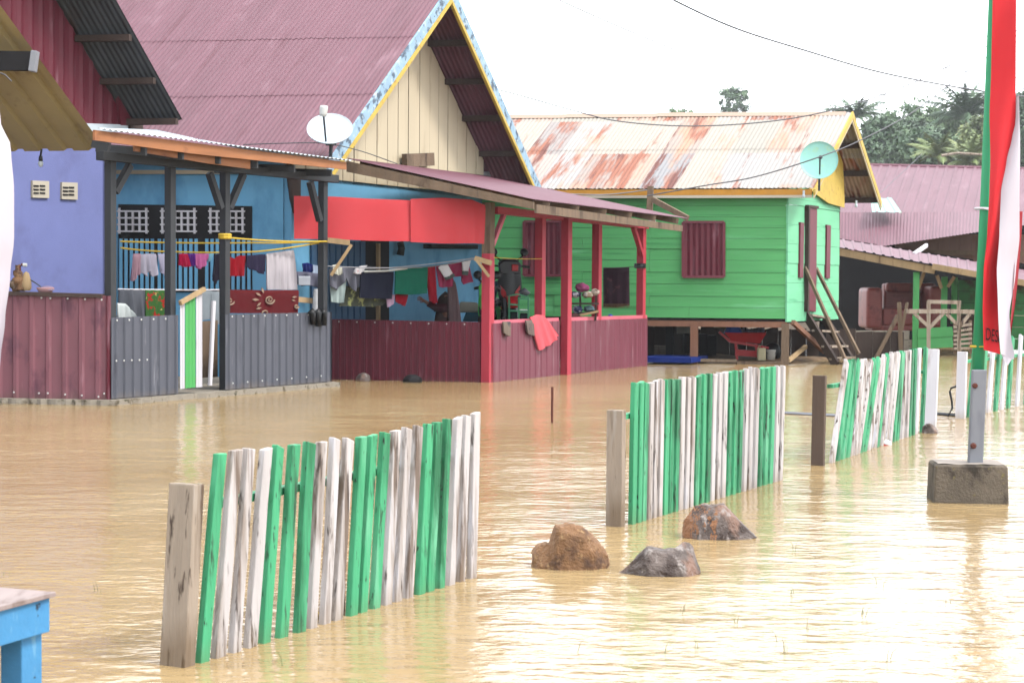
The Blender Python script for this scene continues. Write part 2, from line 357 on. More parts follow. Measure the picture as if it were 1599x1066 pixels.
# ------------------------------------------------------------------ setting: ground, water
mb = MB(); ys = [-60, 30, 44, 52, 90, 300, 900]; zs = [-.6, -.6, -.4, .3, .5, 1, 2]
xs = [-700, -300, -60, -20, 0, 20, 60, 300, 700]
mb.v = [V((x, y, z)) for y, z in zip(ys, zs) for x in xs]
mb.f = [(j*9+i, j*9+i+1, (j+1)*9+i+1, (j+1)*9+i) for j in range(6) for i in range(8)]
tag(obj('ground', mb, mt['earth']), kind='structure')
mb = MB(); mb.grid(lambda a, b: V((-70+140*a, -30+80*b, 0)), 40, 40)
tag(obj('flood_water', mb, water_mat(), smooth=True), kind='structure')

# ------------------------------------------------------------------ planes of the buildings
PW = Pl(gz(175, 632), gz(520, 603))
PF = Pl(gz(515, 592), gz(767, 597))
PS = Pl(gz(767, 597), gz(1010, 571))
HG = Pl((-2.65, 25.55), (-2.65+U.x, 25.55+U.y))
OH = .75
HB = HG.off(Vv*OH)
Apt = HG.at(455, 480); Apt.z = 0
HW = Pl(Apt, Apt-Vv)
GF = Pl(gz(1228, 570), gz(1228, 570)-Vv)
Gc = V((GF.a.x, GF.a.y, 0))
GE = Pl(Gc, Gc+U)
GB = GE.off(Vv*.5)
PLf = Pl(gz(0, 629), gz(165, 632))
Pc = at(172, 400, 23.5); Pc.z = 0
PP = Pl(Pc-U, Pc); PPB = PP.off(Vv*.8)

def poly(pl, pts): return [pl.at(*p) for p in pts]
def slab(mb, pl, pts, th, back=True):
    return mb.prism(poly(pl, pts), pl.n*(-th))
# PW.n, HG.n, PS.n, GE.n point to the right/front (towards the viewer side); GF, HW run leftwards so flip
for q in (GF, HW): q.n = V((q.d.y, -q.d.x, 0)); 
def facing(pl):                              # make n point towards the viewer
    if (C0-pl.a).dot(pl.n) < 0: pl.n = -pl.n
for q in (PW, PF, PS, HG, HB, HW, GF, GE, GB, PLf, PP, PPB): facing(q)

def P(pl, t, z): return V((pl.a.x+pl.d.x*t, pl.a.y+pl.d.y*t, z))
def tof(pl, p): return (V((p.x, p.y, 0))-pl.a).dot(pl.d)
def spn(pl, b, t, th): return None
def bar_on(mb, pl, a, b, w_, h_, off=0): return mb.bar(pl.at(*a)+pl.n*off, pl.at(*b)+pl.n*off, w_, h_, pl.n)
def tpanel(name, pl, A, B, Cc, D, mat, parent, pitch_=.15, amp=.022, trap=True, off=0, zb=None, rows=1, screws=()):
    q = [pl.at(*x)+pl.n*off for x in (A, B, Cc, D)]
    if zb is not None: q[0].z = zb; q[1].z = zb
    b_ = MB(); b_.ribbed(*q, pitch_=pitch_, amp=amp, trap=trap, rows=rows)
    b_.mark(1)                               # screw heads of the sheet
    for p in screws: b_.lathe(pl.at(*p)+pl.n*(amp+.004), [(0, .006), (.011, .004), (.011, -.004)], pl.n, 6)
    return obj(name, b_, [mat, mt['white_pl']], parent, recalc=False)
# ================================================================== BLUE HOUSE with the steep mauve roof
Lt = HB.at(515, 246); Rt = HB.at(845, 297); Ap = HB.at(703, -25)
bh = thing('blue_house', P(HG, 2, 0), 'sky blue house with steep mauve corrugated roof and cream boarded gable', 'house')
mb = MB(); mb.ribbed(Lt-Vv*11, Lt, Ap, Ap-Vv*11, .076, .014, rows=3, lap=.007, jag=.012); obj('roof_slope', mb, mt['roof_mauve'], bh, recalc=False)
mb = MB(); mb.ribbed(Rt, Rt-Vv*11, Ap-Vv*11, Ap, .076, .014, rows=3, lap=.02); obj('roof_slope', mb, mt['roof_mauve'], bh, recalc=False)
for (q, hz) in ((Lt, .2), (Rt, .25)):
    e = (q-Ap).normalized()*.1
    mb = MB(); mb.prism([q+e, Ap, Ap-Z*hz, q+e-Z*hz], Vv*.03); obj('barge_board', mb, mt['barge'], bh)
    mb = MB(); mb.prism([q+e-Z*(hz+.002), Ap-Z*(hz+.002), Ap-Z*(hz+.075), q+e-Z*(hz+.075)], Vv*.045); obj('barge_trim', mb, mt['yellow'], bh)
# gable boards
La = Lt-Vv*OH; Ra = Rt-Vv*OH; Aa = Ap-Vv*OH
tL, tA, tR = tof(HG, La), tof(HG, Aa), tof(HG, Ra)
def roofz(t):
    return (La.z+(Aa.z-La.z)*(t-tL)/(tA-tL) if t < tA else Ra.z+(Aa.z-Ra.z)*(t-tR)/(tA-tR)) - .06
tn, tf = tof(HG, HG.at(455, 400)), tof(HG, HG.at(752, 400))
mb = MB(); ts = [tn]
while ts[-1] < tf-.2: ts.append(ts[-1]+.335+random.uniform(-.03, .03))
ts[-1] = tf
for a, b in zip(ts[:-1], ts[1:]):
    cols_ = [a+.009, b-.009]
    if a < tA < b: cols_.insert(1, tA)
    top = [P(HG, c, roofz(c)) for c in cols_]
    o_ = HG.n*random.uniform(.0, .012)
    mb.prism([x+o_ for x in [P(HG, cols_[0], 2.85)]+top+[P(HG, cols_[-1], 2.85)]], HG.n*.02)
obj('gable_boarding', mb, mt['cream'], bh)
mb = MB(); mb.prism([P(HG, tn, 2.8), P(HG, tn, roofz(tn)), P(HG, tA, roofz(tA)), P(HG, tf, roofz(tf)), P(HG, tf, 2.8)], HG.n*-.03); obj('gable_backing', mb, mt['gap'], bh)
mb = MB(); mb.prism([P(HG, tn, -.4), P(HG, tf, -.4), P(HG, tf, 2.86), P(HG, tn, 2.86)], HG.n*-.12)
mb.prism([P(HW, .12, -.4), P(HW, 9, -.4), P(HW, 9, 3.1), P(HW, .12, 3.1)], HW.n*-.12)
mb.prism([P(HG, tf-.12, -.4), P(HG, tf-.12, -.4)-Vv*9, P(HG, tf-.12, 3)-Vv*9, P(HG, tf-.12, 3)], U*.12)
mb.prism([P(HW, 9, -.4), P(HW, 9, -.4)+U*5.5, P(HW, 9, 3)+U*5.5, P(HW, 9, 3)], Vv*.12)
obj('wall', mb, mt['blue'], bh)
for f in (.04, .22, .4, .58, .76, .93):     # purlins under the overhanging slope
    q = Rt.lerp(Ap, f)-Z*.085
    mb = MB(); mb.bar(q-Vv*.02, q-Vv*(OH+1.2), .1, .09); obj('purlin', mb, mt['dark_wood'], bh)
    q = Lt.lerp(Ap, f)-Z*.085
    mb = MB(); mb.bar(q-Vv*.02, q-Vv*(OH+.3), .1, .09); obj('purlin', mb, mt['dark_wood'], bh)
mb = MB(); bar_on(mb, HG, (621, 251), (664, 249), .2, .09, .12); mb.bar(HG.at(632, 252)+HG.n*.02, HG.at(629, 262)+HG.n*.02, .03, .03); mb.bar(HG.at(655, 252)+HG.n*.02, HG.at(652, 262)+HG.n*.02, .03, .03)
obj('gable_ledge', mb, mt['old_wood'], bh)
mb = MB(); slab(mb, HG, [(752, 268), (812, 268), (812, 287), (752, 287)], .06); obj('eave_board', mb, mt['steel'], bh)
mb = MB(); mb.tube([HG.at(454, 278)+HG.n*.05, HG.at(455, 310)+HG.n*.06, HG.at(459, 332)+HG.n*.05], .1, 10, .06); obj('log_bracket', mb, mt['dark_wood'], bh, smooth=True)
# windows of the front wall
mb = MB()
slab(mb, HW, [(186, 319), (394, 322), (394, 456), (186, 456)], -.03); obj('window_frame', mb, mt['dark_int'], bh)  # dark panel also stands for the shade behind lattice and slats
mb = MB(); slab(mb, HW, [(184, 266), (391, 266), (391, 272), (184, 272)], -.05); obj('lintel', mb, mt['cream'], bh)
for x0, x1 in ((189, 231), (256, 306), (331, 381)):
    mb = MB(); n_ = max(3, round((x1-x0)/10.3))
    for i in range(n_+1):
        x = x0+(x1-x0)*i/n_; e = 4 if i in (0, n_) else 0
        bar_on(mb, HW, (x, 329-e), (x+.3, 361+e), .025, .03, .06)
    for k in range(4): bar_on(mb, HW, (x0-3, 330+k*10.4), (x1+4, 330.3+k*10.4), .022, .02, .068)
    obj('window_lattice', mb, mt['picket_bright'], bh)
for x0, x1 in ((189, 240), (249, 312), (323, 389)):
    mb = MB(); x = x0
    while x < x1:
        bar_on(mb, HW, (x+2, 373), (x+2, 452), .042, .02, .05); x += 8.2
    obj('louvre_shutter', mb, mt['blue'], bh)
mt['door_blue'] = M('dark_blue_door', (70, 110, 150), .6, .1, 5, (1, 1, .1))
mb = MB()
x = 484
while x < 562:
    bar_on(mb, HG, (x+3, 377), (x+3, 515), .13, .03, .03); x += 9.5
obj('door', mb, mt['door_blue'], bh)
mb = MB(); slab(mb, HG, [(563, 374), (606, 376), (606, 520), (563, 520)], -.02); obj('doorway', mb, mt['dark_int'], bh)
mb = MB(); bar_on(mb, HG, (586, 380), (586, 515), .05, .05, .05); obj('door_post', mb, mt['pale_wood'], bh)
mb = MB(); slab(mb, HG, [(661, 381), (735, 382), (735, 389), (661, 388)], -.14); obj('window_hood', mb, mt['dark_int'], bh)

# ================================================================== PORCH with charcoal posts
dp = thing('porch', PW.at(345, 612), 'porch on charcoal posts with orange timber fascia before the blue house', 'porch')
for px, top in ((180, 246), (273, 256), (358, 265), (510.5, 280)):
    q = PW.at(px, 500)-PW.n*.07
    mb = MB(); mb.bar(PW.z(q, .03), V((q.x, q.y, PW.at(px, top).z)), .095, .095, PW.n); obj('post', mb, mt['charcoal'], dp, bevel=.006)
mb = MB(); bar_on(mb, PW, (158, 243), (526, 279.5), .1, .115, -.02); obj('beam', mb, mt['charcoal'], dp, bevel=.006)
for a, b in (((186, 300), (209, 258)), ((351, 325), (333, 270)), ((364, 325), (386, 272)), ((505, 345), (490, 284))):
    mb = MB(); bar_on(mb, PW, a, b, .07, .075, -.06); obj('brace', mb, mt['charcoal'], dp)
PWo = PW.off(PW.n*.38); facing(PWo)
mb = MB(); slab(mb, PWo, [(148, 203), (300, 223), (541, 253), (541, 265), (300, 240), (148, 219)], .03); obj('fascia', mb, mt['orange_wood'], dp)
mb = MB(); PWi = PW.off(PW.n*.3); slab(mb, PWi, [(211, 224), (391, 246), (391, 264), (330, 256), (211, 236)], .03); obj('fascia', mb, mt['orange_wood'], dp)
mb = MB(); q = [PWo.at(146, 202)+PW.n*.05, PWo.at(545, 252)+PW.n*.05]; q[0].z += .0
A_, B_ = q[0], q[1]
mb.ribbed(A_, B_, B_-Vv*1.2+Z*.1, A_+U*1.5-Vv*.3+Z*.1, .076, .016); obj('roof_sheet', mb, mt['dish_white'], dp, recalc=False)  # white colour stands in for sky light on the sheet edge
for i in range(7):                           # rafters
    q = PWi.at(165+i*58, 226+i*6.8)-Z*.03
    mb = MB(); mb.bar(q+PW.n*.05, q-Vv*(.15 if i == 0 else .35+.2*i)+Z*.05, .05, .09); obj('rafter', mb, mt['charcoal'], dp)
tpanel('wall_panel', PW, (174, 620), (277, 611), (277, 491.5), (174, 496), mt['grey_sheet'], dp, zb=.07, screws=[(180+i*19, 500-i*.6) for i in range(5)]+[(179+12*i, 563-i*.4) for i in range(5)])
tpanel('wall_panel', PW, (352, 606), (516, 592), (516, 487), (352, 491), mt['grey_sheet'], dp, zb=.07, screws=[(360+17*i, 494-i*.4) for i in range(9)]+[(361+23*i, 598-i*1.9) for i in range(7)])
# concrete floor with a broken edge
fr = [PLf.at(-90, 628)+PLf.n*.08]
for i in range(30): fr.append(PLf.at(-60+i*7.7, 630)+PLf.n*(.1+random.uniform(-.03, .03)))
for i in range(46): fr.append(PW.at(168+i*7.8, 600)+PW.n*(.1+random.uniform(-.04, .04)))
back = [HW.at(455, 400)+HW.n*.02, HW.at(100, 400)+HW.n*.02, PP.at(150, 400), PP.at(-100, 400)]
mb = MB()
pts = [V((p.x, p.y, -.3)) for p in fr+back]; mb.prism(pts, Z*.36)
obj('floor_slab', mb, mt['concrete'], dp)

# striped gate in the porch opening
ga = thing('gate', PW.at(294, 606), 'narrow corrugated gate striped green and white in the grey porch wall', 'gate')
tpanel('gate_panel', PW, (278, 607), (286, 606), (286, 466), (278, 470), mt['picket_bright'], ga, pitch_=.05, amp=.02, trap=False, off=.02)
mt['gate_green'] = M('fresh_green_paint', (92, 190, 104), .5, .06, 6, (1, 1, .2))
tpanel('gate_panel', PW, (286, 606), (303, 604.5), (303, 458), (286, 466), mt['gate_green'], ga, pitch_=.07, amp=.02, trap=False, off=.02)
tpanel('gate_panel', PW, (303, 604.5), (312, 604), (312, 455), (303, 458), mt['picket_bright'], ga, pitch_=.05, amp=.02, trap=False, off=.02)
mb = MB(); bar_on(mb, PW, (276, 473), (314, 451), .05, .045, .05); obj('gate_rail', mb, mt['pale_wood'], ga)
PWb = PW.off(PW.n*-.45); facing(PWb)
mb = MB(); slab(mb, PWb, [(311, 502), (340, 500), (340, 588), (311, 590)], .03)
tag(obj('plywood_board', mb, mt['old_wood']), 'brown plywood board standing in the gap beside the striped gate', 'board')
mb = MB(); mb.tube([PW.at(338, 602)-PW.n*.1, PW.at(344, 470)-PW.n*.1], .028, 8); 
tag(obj('pipe_post', mb, mt['picket_bright']), 'pale upright pipe in the porch opening beside the brown board', 'pipe')

# ================================================================== PORCH with coral posts
rp_ = thing('porch', PS.at(880, 583), 'porch on coral red posts with maroon sheet half walls beside the blue house', 'porch')
Ea = at(833, 312, 24.4); PSo = Pl(Ea, Ea+U); facing(PSo); Eb = PSo.at(1076, 342)
Ud = at(541, 248, 24.9); Uc = HG.at(753, 275)+HG.n*.02
mb = MB(); mb.ribbed(Ea, Eb, Uc, Ud, .076, .014, jag=.01); obj('roof_sheet', mb, mt['roof_mauve'], rp_, recalc=False)
mb = MB(); a, b = Ud-Z*.03, Ea-Z*.03; mb.prism([a, b, b-Z*.1, a-Z*.15], U*.03); obj('fascia', mb, mt['old_wood'], rp_)
mb = MB(); a, b = PSo.at(838, 319), PSo.at(1066, 352); mb.prism([a, b, b-Z*.1, a-Z*.12], Vv*-.03); obj('fascia', mb, mt['old_wood'], rp_)
for k in range(6):
    q1 = Ea.lerp(Eb, (k+.5)/6)-Z*.06; q2 = Ud.lerp(Uc, (k+.5)/6)-Z*.06
    mb = MB(); mb.bar(q1, q2, .05, .09); obj('rafter', mb, mt['old_wood'], rp_)
cx = PS.at(767, 560)-PS.n*.06
def post(px, top, zb, name='post', w_=.13):
    q = PS.at(px, 520)-PS.n*.065
    zt = PS.at(px, top).z
    mb = MB(); mb.bar(V((q.x, q.y, zb)), V((q.x, q.y, zt)), w_, w_*.95, PS.n); return obj(name, mb, mt['pink_post'], rp_, bevel=.006)
q = PS.at(768, 520)-PS.n*.065
mb = MB(); mb.bar(V((q.x, q.y, -.1)), V((q.x, q.y, PS.at(768, 396).z)), .15, .13, PS.n); obj('post', mb, mt['pink_post'], rp_, bevel=.006)
mb = MB(); mb.bar(V((q.x, q.y, PS.at(768, 396).z)), V((q.x, q.y, PS.at(768, 316).z)), .152, .132, PS.n); obj('post_head', mb, mt['old_wood'], rp_, bevel=.006)
post(849, 336, .8); q = PS.at(881, 520)+PS.n*.03; mb = MB(); mb.bar(V((q.x, q.y, -.2)), V((q.x, q.y, PS.at(881, 340).z)), .15, .12, PS.n); obj('post', mb, mt['pink_post'], rp_, bevel=.006)
post(937, 343, .8); post(1006, 348, -.1)
mb = MB(); bar_on(mb, PS, (776, 328), (1012, 353), .1, .13, -.05); obj('beam', mb, mt['pink_post'], rp_)
mb = MB(); bar_on(mb, PS, (773, 382), (791, 334), .06, .06, -.04); obj('brace', mb, mt['pink_edge'], rp_)
mb = MB(); bar_on(mb, PS, (1008, 405), (992, 354), .07, .07, -.04); obj('brace', mb, mt['pink_post'], rp_)
tpanel('wall_panel', PF, (515, 592), (766, 597), (766, 503), (515, 498), mt['maroon'], rp_, pitch_=.098, amp=.018, zb=-.15, screws=[(530+28*i, 502+i*.6) for i in range(8)])
tpanel('wall_panel', PS, (767, 597), (874, 585), (874, 501), (767, 505), mt['maroon_side'], rp_, pitch_=.2, amp=.012, zb=-.15)
tpanel('wall_panel', PS, (887, 583), (1011, 571), (1011, 497), (887, 501), mt['maroon_side'], rp_, pitch_=.2, amp=.012, zb=-.15)
mb = MB(); bar_on(mb, PS, (770, 505), (873, 500.5), .09, .05, -.03); bar_on(mb, PS, (888, 500), (1011, 496), .09, .05, -.03); obj('wall_rail', mb, mt['pink_edge'], rp_)
mb = MB(); q = Apt+U*.3; c_ = PF.at(520, 590); d_ = PF.at(760, 590); e_ = PS.at(1000, 570); g_ = HG.at(750, 570)+HG.n*.03; f0 = HG.at(515, 590)+HG.n*.03
mb.prism([V((x.x, x.y, -.35)) for x in (c_-PF.n*.05, d_-PF.n*.05, e_-PS.n*.1, g_, f0)], Z*.38); obj('floor_slab', mb, mt['concrete'], rp_)
mb = MB(); mb.lathe(PS.at(1008, 343)+PS.n*.12, [(0, .02), (.06, .0), (.055, -.05), (.03, -.08), (0, -.085)], Z, 12); obj('lamp_shade', mb, mt['dish_white'], rp_, smooth=True)
mb = MB(); mb.lathe(PS.at(1005, 415)-PS.n*.065, [(.1, -.04), (.105, 0), (.1, .04)], Z, 10); obj('tie_strap', mb, mt['black_pl'], rp_)
# clothes-line brackets
for (a, b, c, nm) in (((741, 403), (768, 411), (764, 432), 1), ((512, 375), (546, 379), (517, 430), 2)):
    par = rp_ if nm == 1 else dp; y_ = 24.95 if nm == 1 else 23.75
    mb = MB(); mb.bar(at(*a, y_), at(*b, y_), .05, .07); obj('bracket_arm', mb, mt['pale_wood'], par)
    q = a if nm == 1 else b
    mb = MB(); mb.bar(at(q[0]+3, q[1]+3, y_-.06), at(*c, y_-.06), .035, .04); obj('bracket_strut', mb, mt['pale_wood'], par)

# coral red panels hung between the porches
RPl = Pl(at(458, 400, 24.35), at(757, 400, 25.1)); facing(RPl)
RED_SHEETS = []

# ================================================================== PURPLE HOUSE at the picture's left
ph = thing('purple_house', PP.at(100, 560), 'lavender house with maroon sheet gable and a dark overhanging roof', 'house')
PP_t = tof(PP, PP.at(172, 400))
def z_at(pl, x, y): return pl.at(x, y).z
gt = PP.at(168, 196)
mb = MB(); mb.prism([P(PP, PP_t-5, -.3), P(PP, PP_t, -.3), P(PP, PP_t, 3.4), P(PP, PP_t-5, 3.4)], PP.n*-.15)
mb.prism([P(PP, PP_t, -.3)-U*.15, P(PP, PP_t, -.3)-U*.15-Vv*6, P(PP, PP_t, 3.4)-U*.15-Vv*6, P(PP, PP_t, 3.4)-U*.15], U*.148)
obj('wall', mb, mt['purple'], ph)
Eq = PPB.at(285, 188); Eu = PPB.at(100, -145)
sdir = (Eu-Eq)
PPg = PP.off(PP.n*.04); facing(PPg)
gA = Eq-Vv*.8; gU = Eu-Vv*.8                # roof line on the wall
def prz(t): 
    t0, t1 = tof(PP, gA), tof(PP, gU); return gA.z+(gU.z-gA.z)*(t-t0)/(t1-t0)-.04
mb = MB(); n_ = 60; t1 = tof(PP, PP.at(190, 190)); t0 = t1-4
b_ = MB()
def ribfn(a, b):
    t = t0+(t1-t0)*a; zb = 3.36; o_ = .02*max(0, min(1, 3*abs(((t*5.2) % 1)-.5)-.6))
    return P(PPg, t, zb+(prz(t)-zb)*b)+PP.n*o_
b_.grid(ribfn, 300, 2); obj('gable_sheet', b_, mt['maroon'], ph, recalc=False)
q = PPg.at(190, 190)                         # folded end of the sheet and the tie beam
b_ = MB(); b_.prism([PPg.at(184, 196), PPg.at(215, 197), PPg.at(215, 160), PPg.at(190, 140), PPg.at(178, 130)], PP.n*.05); obj('gable_sheet', b_, mt['maroon'], ph)
b_ = MB(); bar_on(b_, PPg, (196, 196), (216, 197), .12, .1, .03); obj('tie_beam', b_, mt['dark_wood'], ph)
b_ = MB(); bar_on(b_, PPg, (60, 197), (196, 201), .1, .05, .02); obj('eave_trim', b_, mt['dish_white'], ph)
mb = MB(); mb.ribbed(Eq, Eq-Vv*6, Eu-Vv*6, Eu, .076, .014); obj('roof_slope', mb, mt['roof_grey'], ph, recalc=False)
mb = MB(); mb.ribbed(Eu-U*4-Z*(Eu.z-Eq.z)*.9-Vv*6, Eu-U*4-Z*(Eu.z-Eq.z)*.9, Eu, Eu-Vv*6, .076, .014); obj('roof_slope', mb, mt['roof_grey'], ph, recalc=False)
for f in (.03, .235, .445, .65, .85):
    q = Eq.lerp(Eu, f)-Z*.09
    b_ = MB(); b_.bar(q-Vv*.03, q-Vv*1.6, .09, .08); obj('purlin', b_, mt['dark_wood'], ph)
mt['vent'] = M('cream_vent_block', (214, 204, 186), .8, .05)
for x0, x1, y0, y1 in ((48, 74, 282, 308.5), (94, 118.5, 284.5, 311)):
    vb = MB(); slab(vb, PP, [(x0, y0), (x1, y0+1), (x1, y1+1), (x0, y1)], -.03); v_ = obj('vent_block', vb, mt['vent'], ph)
    sb = MB()
    for r_ in range(3):
        for c_ in range(2):
            xx = x0+3+c_*(x1-x0-6)*.5; yy = y0+7+r_*5.6
            slab(sb, PP.off(PP.n*.02), [(xx, yy), (xx+8, yy+.4), (xx+8, yy+3), (xx, yy+2.6)], -.018)
    obj('vent_slots', sb, mt['dark_int'], v_)
lb = thing('light_bulb', at(63, 250, 20.6), 'small bulb hanging on a cord under the tan awning', 'light bulb')
b_ = MB(); b_.tube([at(65, 233, 20.6), at(63.5, 243, 20.6), at(63.5, 251, 20.6)], .012, 6); b_.lathe(at(63.5, 249, 20.6), [(.02, .04), (.026, 0), (.02, -.03)], Z, 8); obj('lamp_holder', b_, mt['black_pl'], lb)
b_ = MB(); b_.lathe(at(63.5, 253, 20.6), [(.015, .02), (.03, -.01), (.028, -.035), (.015, -.055), (0, -.06)], Z, 10); obj('bulb_glass', b_, mt['dish_white'], lb, smooth=True)
# tan awning
aw = thing('awning', at(80, 233, 20.4), 'tan corrugated awning over the lavender wall, ending in scalloped ribs', 'awning')
A_, B_ = at(166, 235, 20.5), at(-150, 231, 21.1); B_.z = A_.z
vec = at(0, 8, 18.6)-A_
mb = MB(); mb.ribbed(A_, B_, B_+vec*1.3, A_+vec*1.3, .31, .035, trap=True); obj('awning_sheet', mb, mt['tan_sheet'], aw, recalc=False)
b_ = MB(); b_.bar(at(-90, 94, 19.0), at(50, 96, 19.0), .1, .2); obj('awning_beam', b_, mt['dark_int'], aw)
b_ = MB(); b_.bar(at(48, 95.5, 18.93), at(58, 97, 18.93), .12, .22); obj('beam_end', b_, mt['steel'], aw, bevel=.01)
b_ = MB(); b_.tube([at(-5, 112, 18.9), at(8, 117, 18.9), at(18, 127, 18.9)], .008, 5); obj('hook_wire', b_, mt['cable'], aw)

lw = thing('parapet_wall', PLf.at(80, 630), 'chalky maroon ribbed sheet half wall below the lavender house', 'half wall')
tpanel('wall_panel', PLf, (-90, 627), (166, 632), (166, 461.5), (-90, 453), mt['maroon_old'], lw, pitch_=.195, amp=.02, zb=.05, screws=[(23, 612), (62, 613.5), (76, 613.5), (103, 615.5), (129, 617), (155, 619), (164, 614), (66, 465), (80, 465.5), (107, 466), (134, 467), (160, 468)])
e0 = PLf.at(166, 500); 
b_ = MB(); q0 = V((e0.x, e0.y, .05)); q1 = q0+U*.13; zt = PLf.at(166, 462).z
b_.prism([q0, q1, V((q1.x, q1.y, zt)), V((q0.x, q0.y, zt))], Vv*.03); obj('end_panel', b_, mt['maroon'], lw)
b_ = MB(); q = PLf.at(-90, 455)-PLf.n*.1; r_ = PLf.at(160, 462)-PLf.n*.1; b_.bar(q, r_, .3, .04); obj('wall_cap', b_, mt['dark_wood'], lw)
# things standing on that wall
zc = PLf.at(40, 456).z
pm = thing('water_pump', PLf.at(34, 456)-PLf.n*.1, 'corroded brown hand pump standing on the maroon half wall', 'pump')
q = at(34, 456, 20.35)
def px3(x, y): return at(x, y, 20.35)
b_ = MB(); b_.lathe(px3(31, 455), [(0, 0), (.06, 0), (.085, .03), (.05, .06), (.07, .09), (.075, .15), (.04, .17), (.055, .2), (.05, .23), (.025, .25), (.025, .3)], V((-.1, 0, 1)), 14); b_.v = [p+V((noise.noise(p*22), 0, noise.noise(p*18+V((5, 0, 0)))))*.025 for p in b_.v]; obj('pump_body', b_, mt['rock_brown'], pm, smooth=True)
b_ = MB(); b_.lathe(px3(41, 454), [(.04, 0), (.06, .03), (.055, .12), (.03, .2), (0, .22)], Z, 10); obj('pump_chamber', b_, mt['pale_wood'], pm, smooth=True)
b_ = MB(); b_.tube([px3(31, 427), px3(30.5, 416), px3(34, 413), px3(37, 414)], .017, 7); obj('pump_pipe', b_, mt['rust'], pm)
b_ = MB(); b_.tube([px3(36, 413.5), px3(42, 413.8)], .02, 8); obj('pump_handle', b_, mt['white_pl'], pm)
b_ = MB(); b_.lathe(px3(23, 444), [(0, -.05), (.05, -.05), (.06, -.02), (.06, .02), (.05, .05), (0, .05)], V((.6, -1, 0)), 12); obj('pump_flange', b_, mt['old_wood'], pm, smooth=True)
bs = thing('basket', px3(72, 457), 'small pale pink basket of odds and ends on the maroon half wall', 'basket')
b_ = MB(); b_.lathe(px3(71, 457), [(0, .0), (.07, 0), (.1, .05), (.095, .06), (.06, .02), (0, .02)], Z, 14); obj('basket_bowl', b_, CL('pale_pink_plastic', (206, 160, 160)), bs, smooth=True)
b_ = MB(); b_.lathe(px3(74, 453), [(.08, 0), (.075, .025), (.05, .045), (0, .05)], Z, 12); obj('basket_content', b_, CL('mauve_cloth_ball', (170, 150, 175)), bs, smooth=True)
b_ = MB(); b_.tube([px3(64, 448), px3(56, 442), px3(46, 436)], .008, 5); obj('basket_stick', b_, mt['metal_dark'], bs)

# ================================================================== GREEN HOUSE on stilts
gh = thing('green_house', P(GF, 2.5, 0), 'green plank house on stilts under a rusty zinc gable roof', 'house')
ZF, ZT = .8, 2.98
LG = 7.6
mb = MB(); z = ZF; k = 0
while z < ZT-.02:
    h_ = min(.2+random.uniform(-.02, .02), ZT-z); s0 = 0
    while s0 < LG:
        s1 = min(LG, s0+random.choice((2.4, 3, 3.6, 1.7))); o_ = random.uniform(0, .014)
        mb.prism([P(GF, s0, z+.004)+GF.n*o_, P(GF, s1-.004, z+.004)+GF.n*o_, P(GF, s1-.004, z+h_)+GF.n*(o_-.006), P(GF, s0, z+h_)+GF.n*(o_-.006)], GF.n*-.03); s0 = s1
    z += h_
obj('wall', mb, mt['green_wall'], gh)
mb = MB(); mb.prism([P(GF, .05, ZF), P(GF, LG, ZF), P(GF, LG, ZT), P(GF, .05, ZT)], GF.n*-.03)
mb.v = [p-GF.n*.036 for p in mb.v]; obj('wall_backing', mb, mt['gap'], gh)
N1 = GB.at(1271, 294); N2 = GB.at(1374, 312); NA = GB.at(1330, 176)
n1, n2, na = (q-Vv*.5 for q in (N1, N2, NA))
tg2 = tof(GE, GE.at(1310, 400))
def gez(t):
    a_, b_, c_ = tof(GE, n1), tof(GE, na), tof(GE, n2)
    return (n1.z+(na.z-n1.z)*(t-a_)/(b_-a_) if t < b_ else n2.z+(na.z-n2.z)*(t-c_)/(b_-c_))-.05
mb = MB(); z = ZF-.05
while z < 2.86:
    h_ = min(.34, 2.9-z); o_ = random.uniform(0, .01)
    mb.prism([P(GE, -.02, z)+GE.n*o_, P(GE, tg2, z)+GE.n*o_, P(GE, tg2, z+h_-.004)+GE.n*(o_-.004), P(GE, -.02, z+h_-.004)+GE.n*(o_-.004)], GE.n*-.03); z += h_
mb.prism([P(GE, -.02, 2.9), P(GE, tg2, 2.9), P(GE, tg2, gez(tg2)), P(GE, .1, gez(.1))], GE.n*-.03)
obj('end_wall', mb, mt['green_wall_lit'], gh)
tm = tof(GE, na)
mb = MB()
mb.prism([P(GE, .45, 3.28)+GE.n*.02, P(GE, .5, 3.02)+GE.n*.03, P(GE, .85, 3.16)+GE.n*.05, P(GE, 1.5, 3.03)+GE.n*.06, P(GE, 2.3, 2.9)+GE.n*.07, P(GE, tg2+.06, 2.86)+GE.n*.08, P(GE, tg2+.06, 3.06)+GE.n*.08, P(GE, tg2+.02, gez(tg2))+GE.n*.05, P(GE, tm, gez(tm))+GE.n*.02], GE.n*-.02)
obj('gable_board', mb, mt['yellow'], gh)
mb = MB(); mb.prism([P(GE, tg2, ZF), P(GE, tg2, ZF)-Vv*LG, P(GE, tg2, 2.9)-Vv*LG, P(GE, tg2, 2.9)], U*.05); mb.prism([P(GE, 0, ZF)-Vv*LG, P(GE, tg2, ZF)-Vv*LG, P(GE, tg2, 2.9)-Vv*LG, P(GE, 0, 2.9)-Vv*LG], Vv*.05)
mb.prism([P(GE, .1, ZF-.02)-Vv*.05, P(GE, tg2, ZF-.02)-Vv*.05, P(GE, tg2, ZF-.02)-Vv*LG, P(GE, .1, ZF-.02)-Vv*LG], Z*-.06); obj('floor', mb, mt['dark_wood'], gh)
mb = MB(); mb.ribbed(N1-Vv*8.6, N1, NA, NA-Vv*8.6, .076, .013, rows=2, lap=.006, jag=.012); obj('roof_slope', mb, mt['rust_roof'], gh, recalc=False)
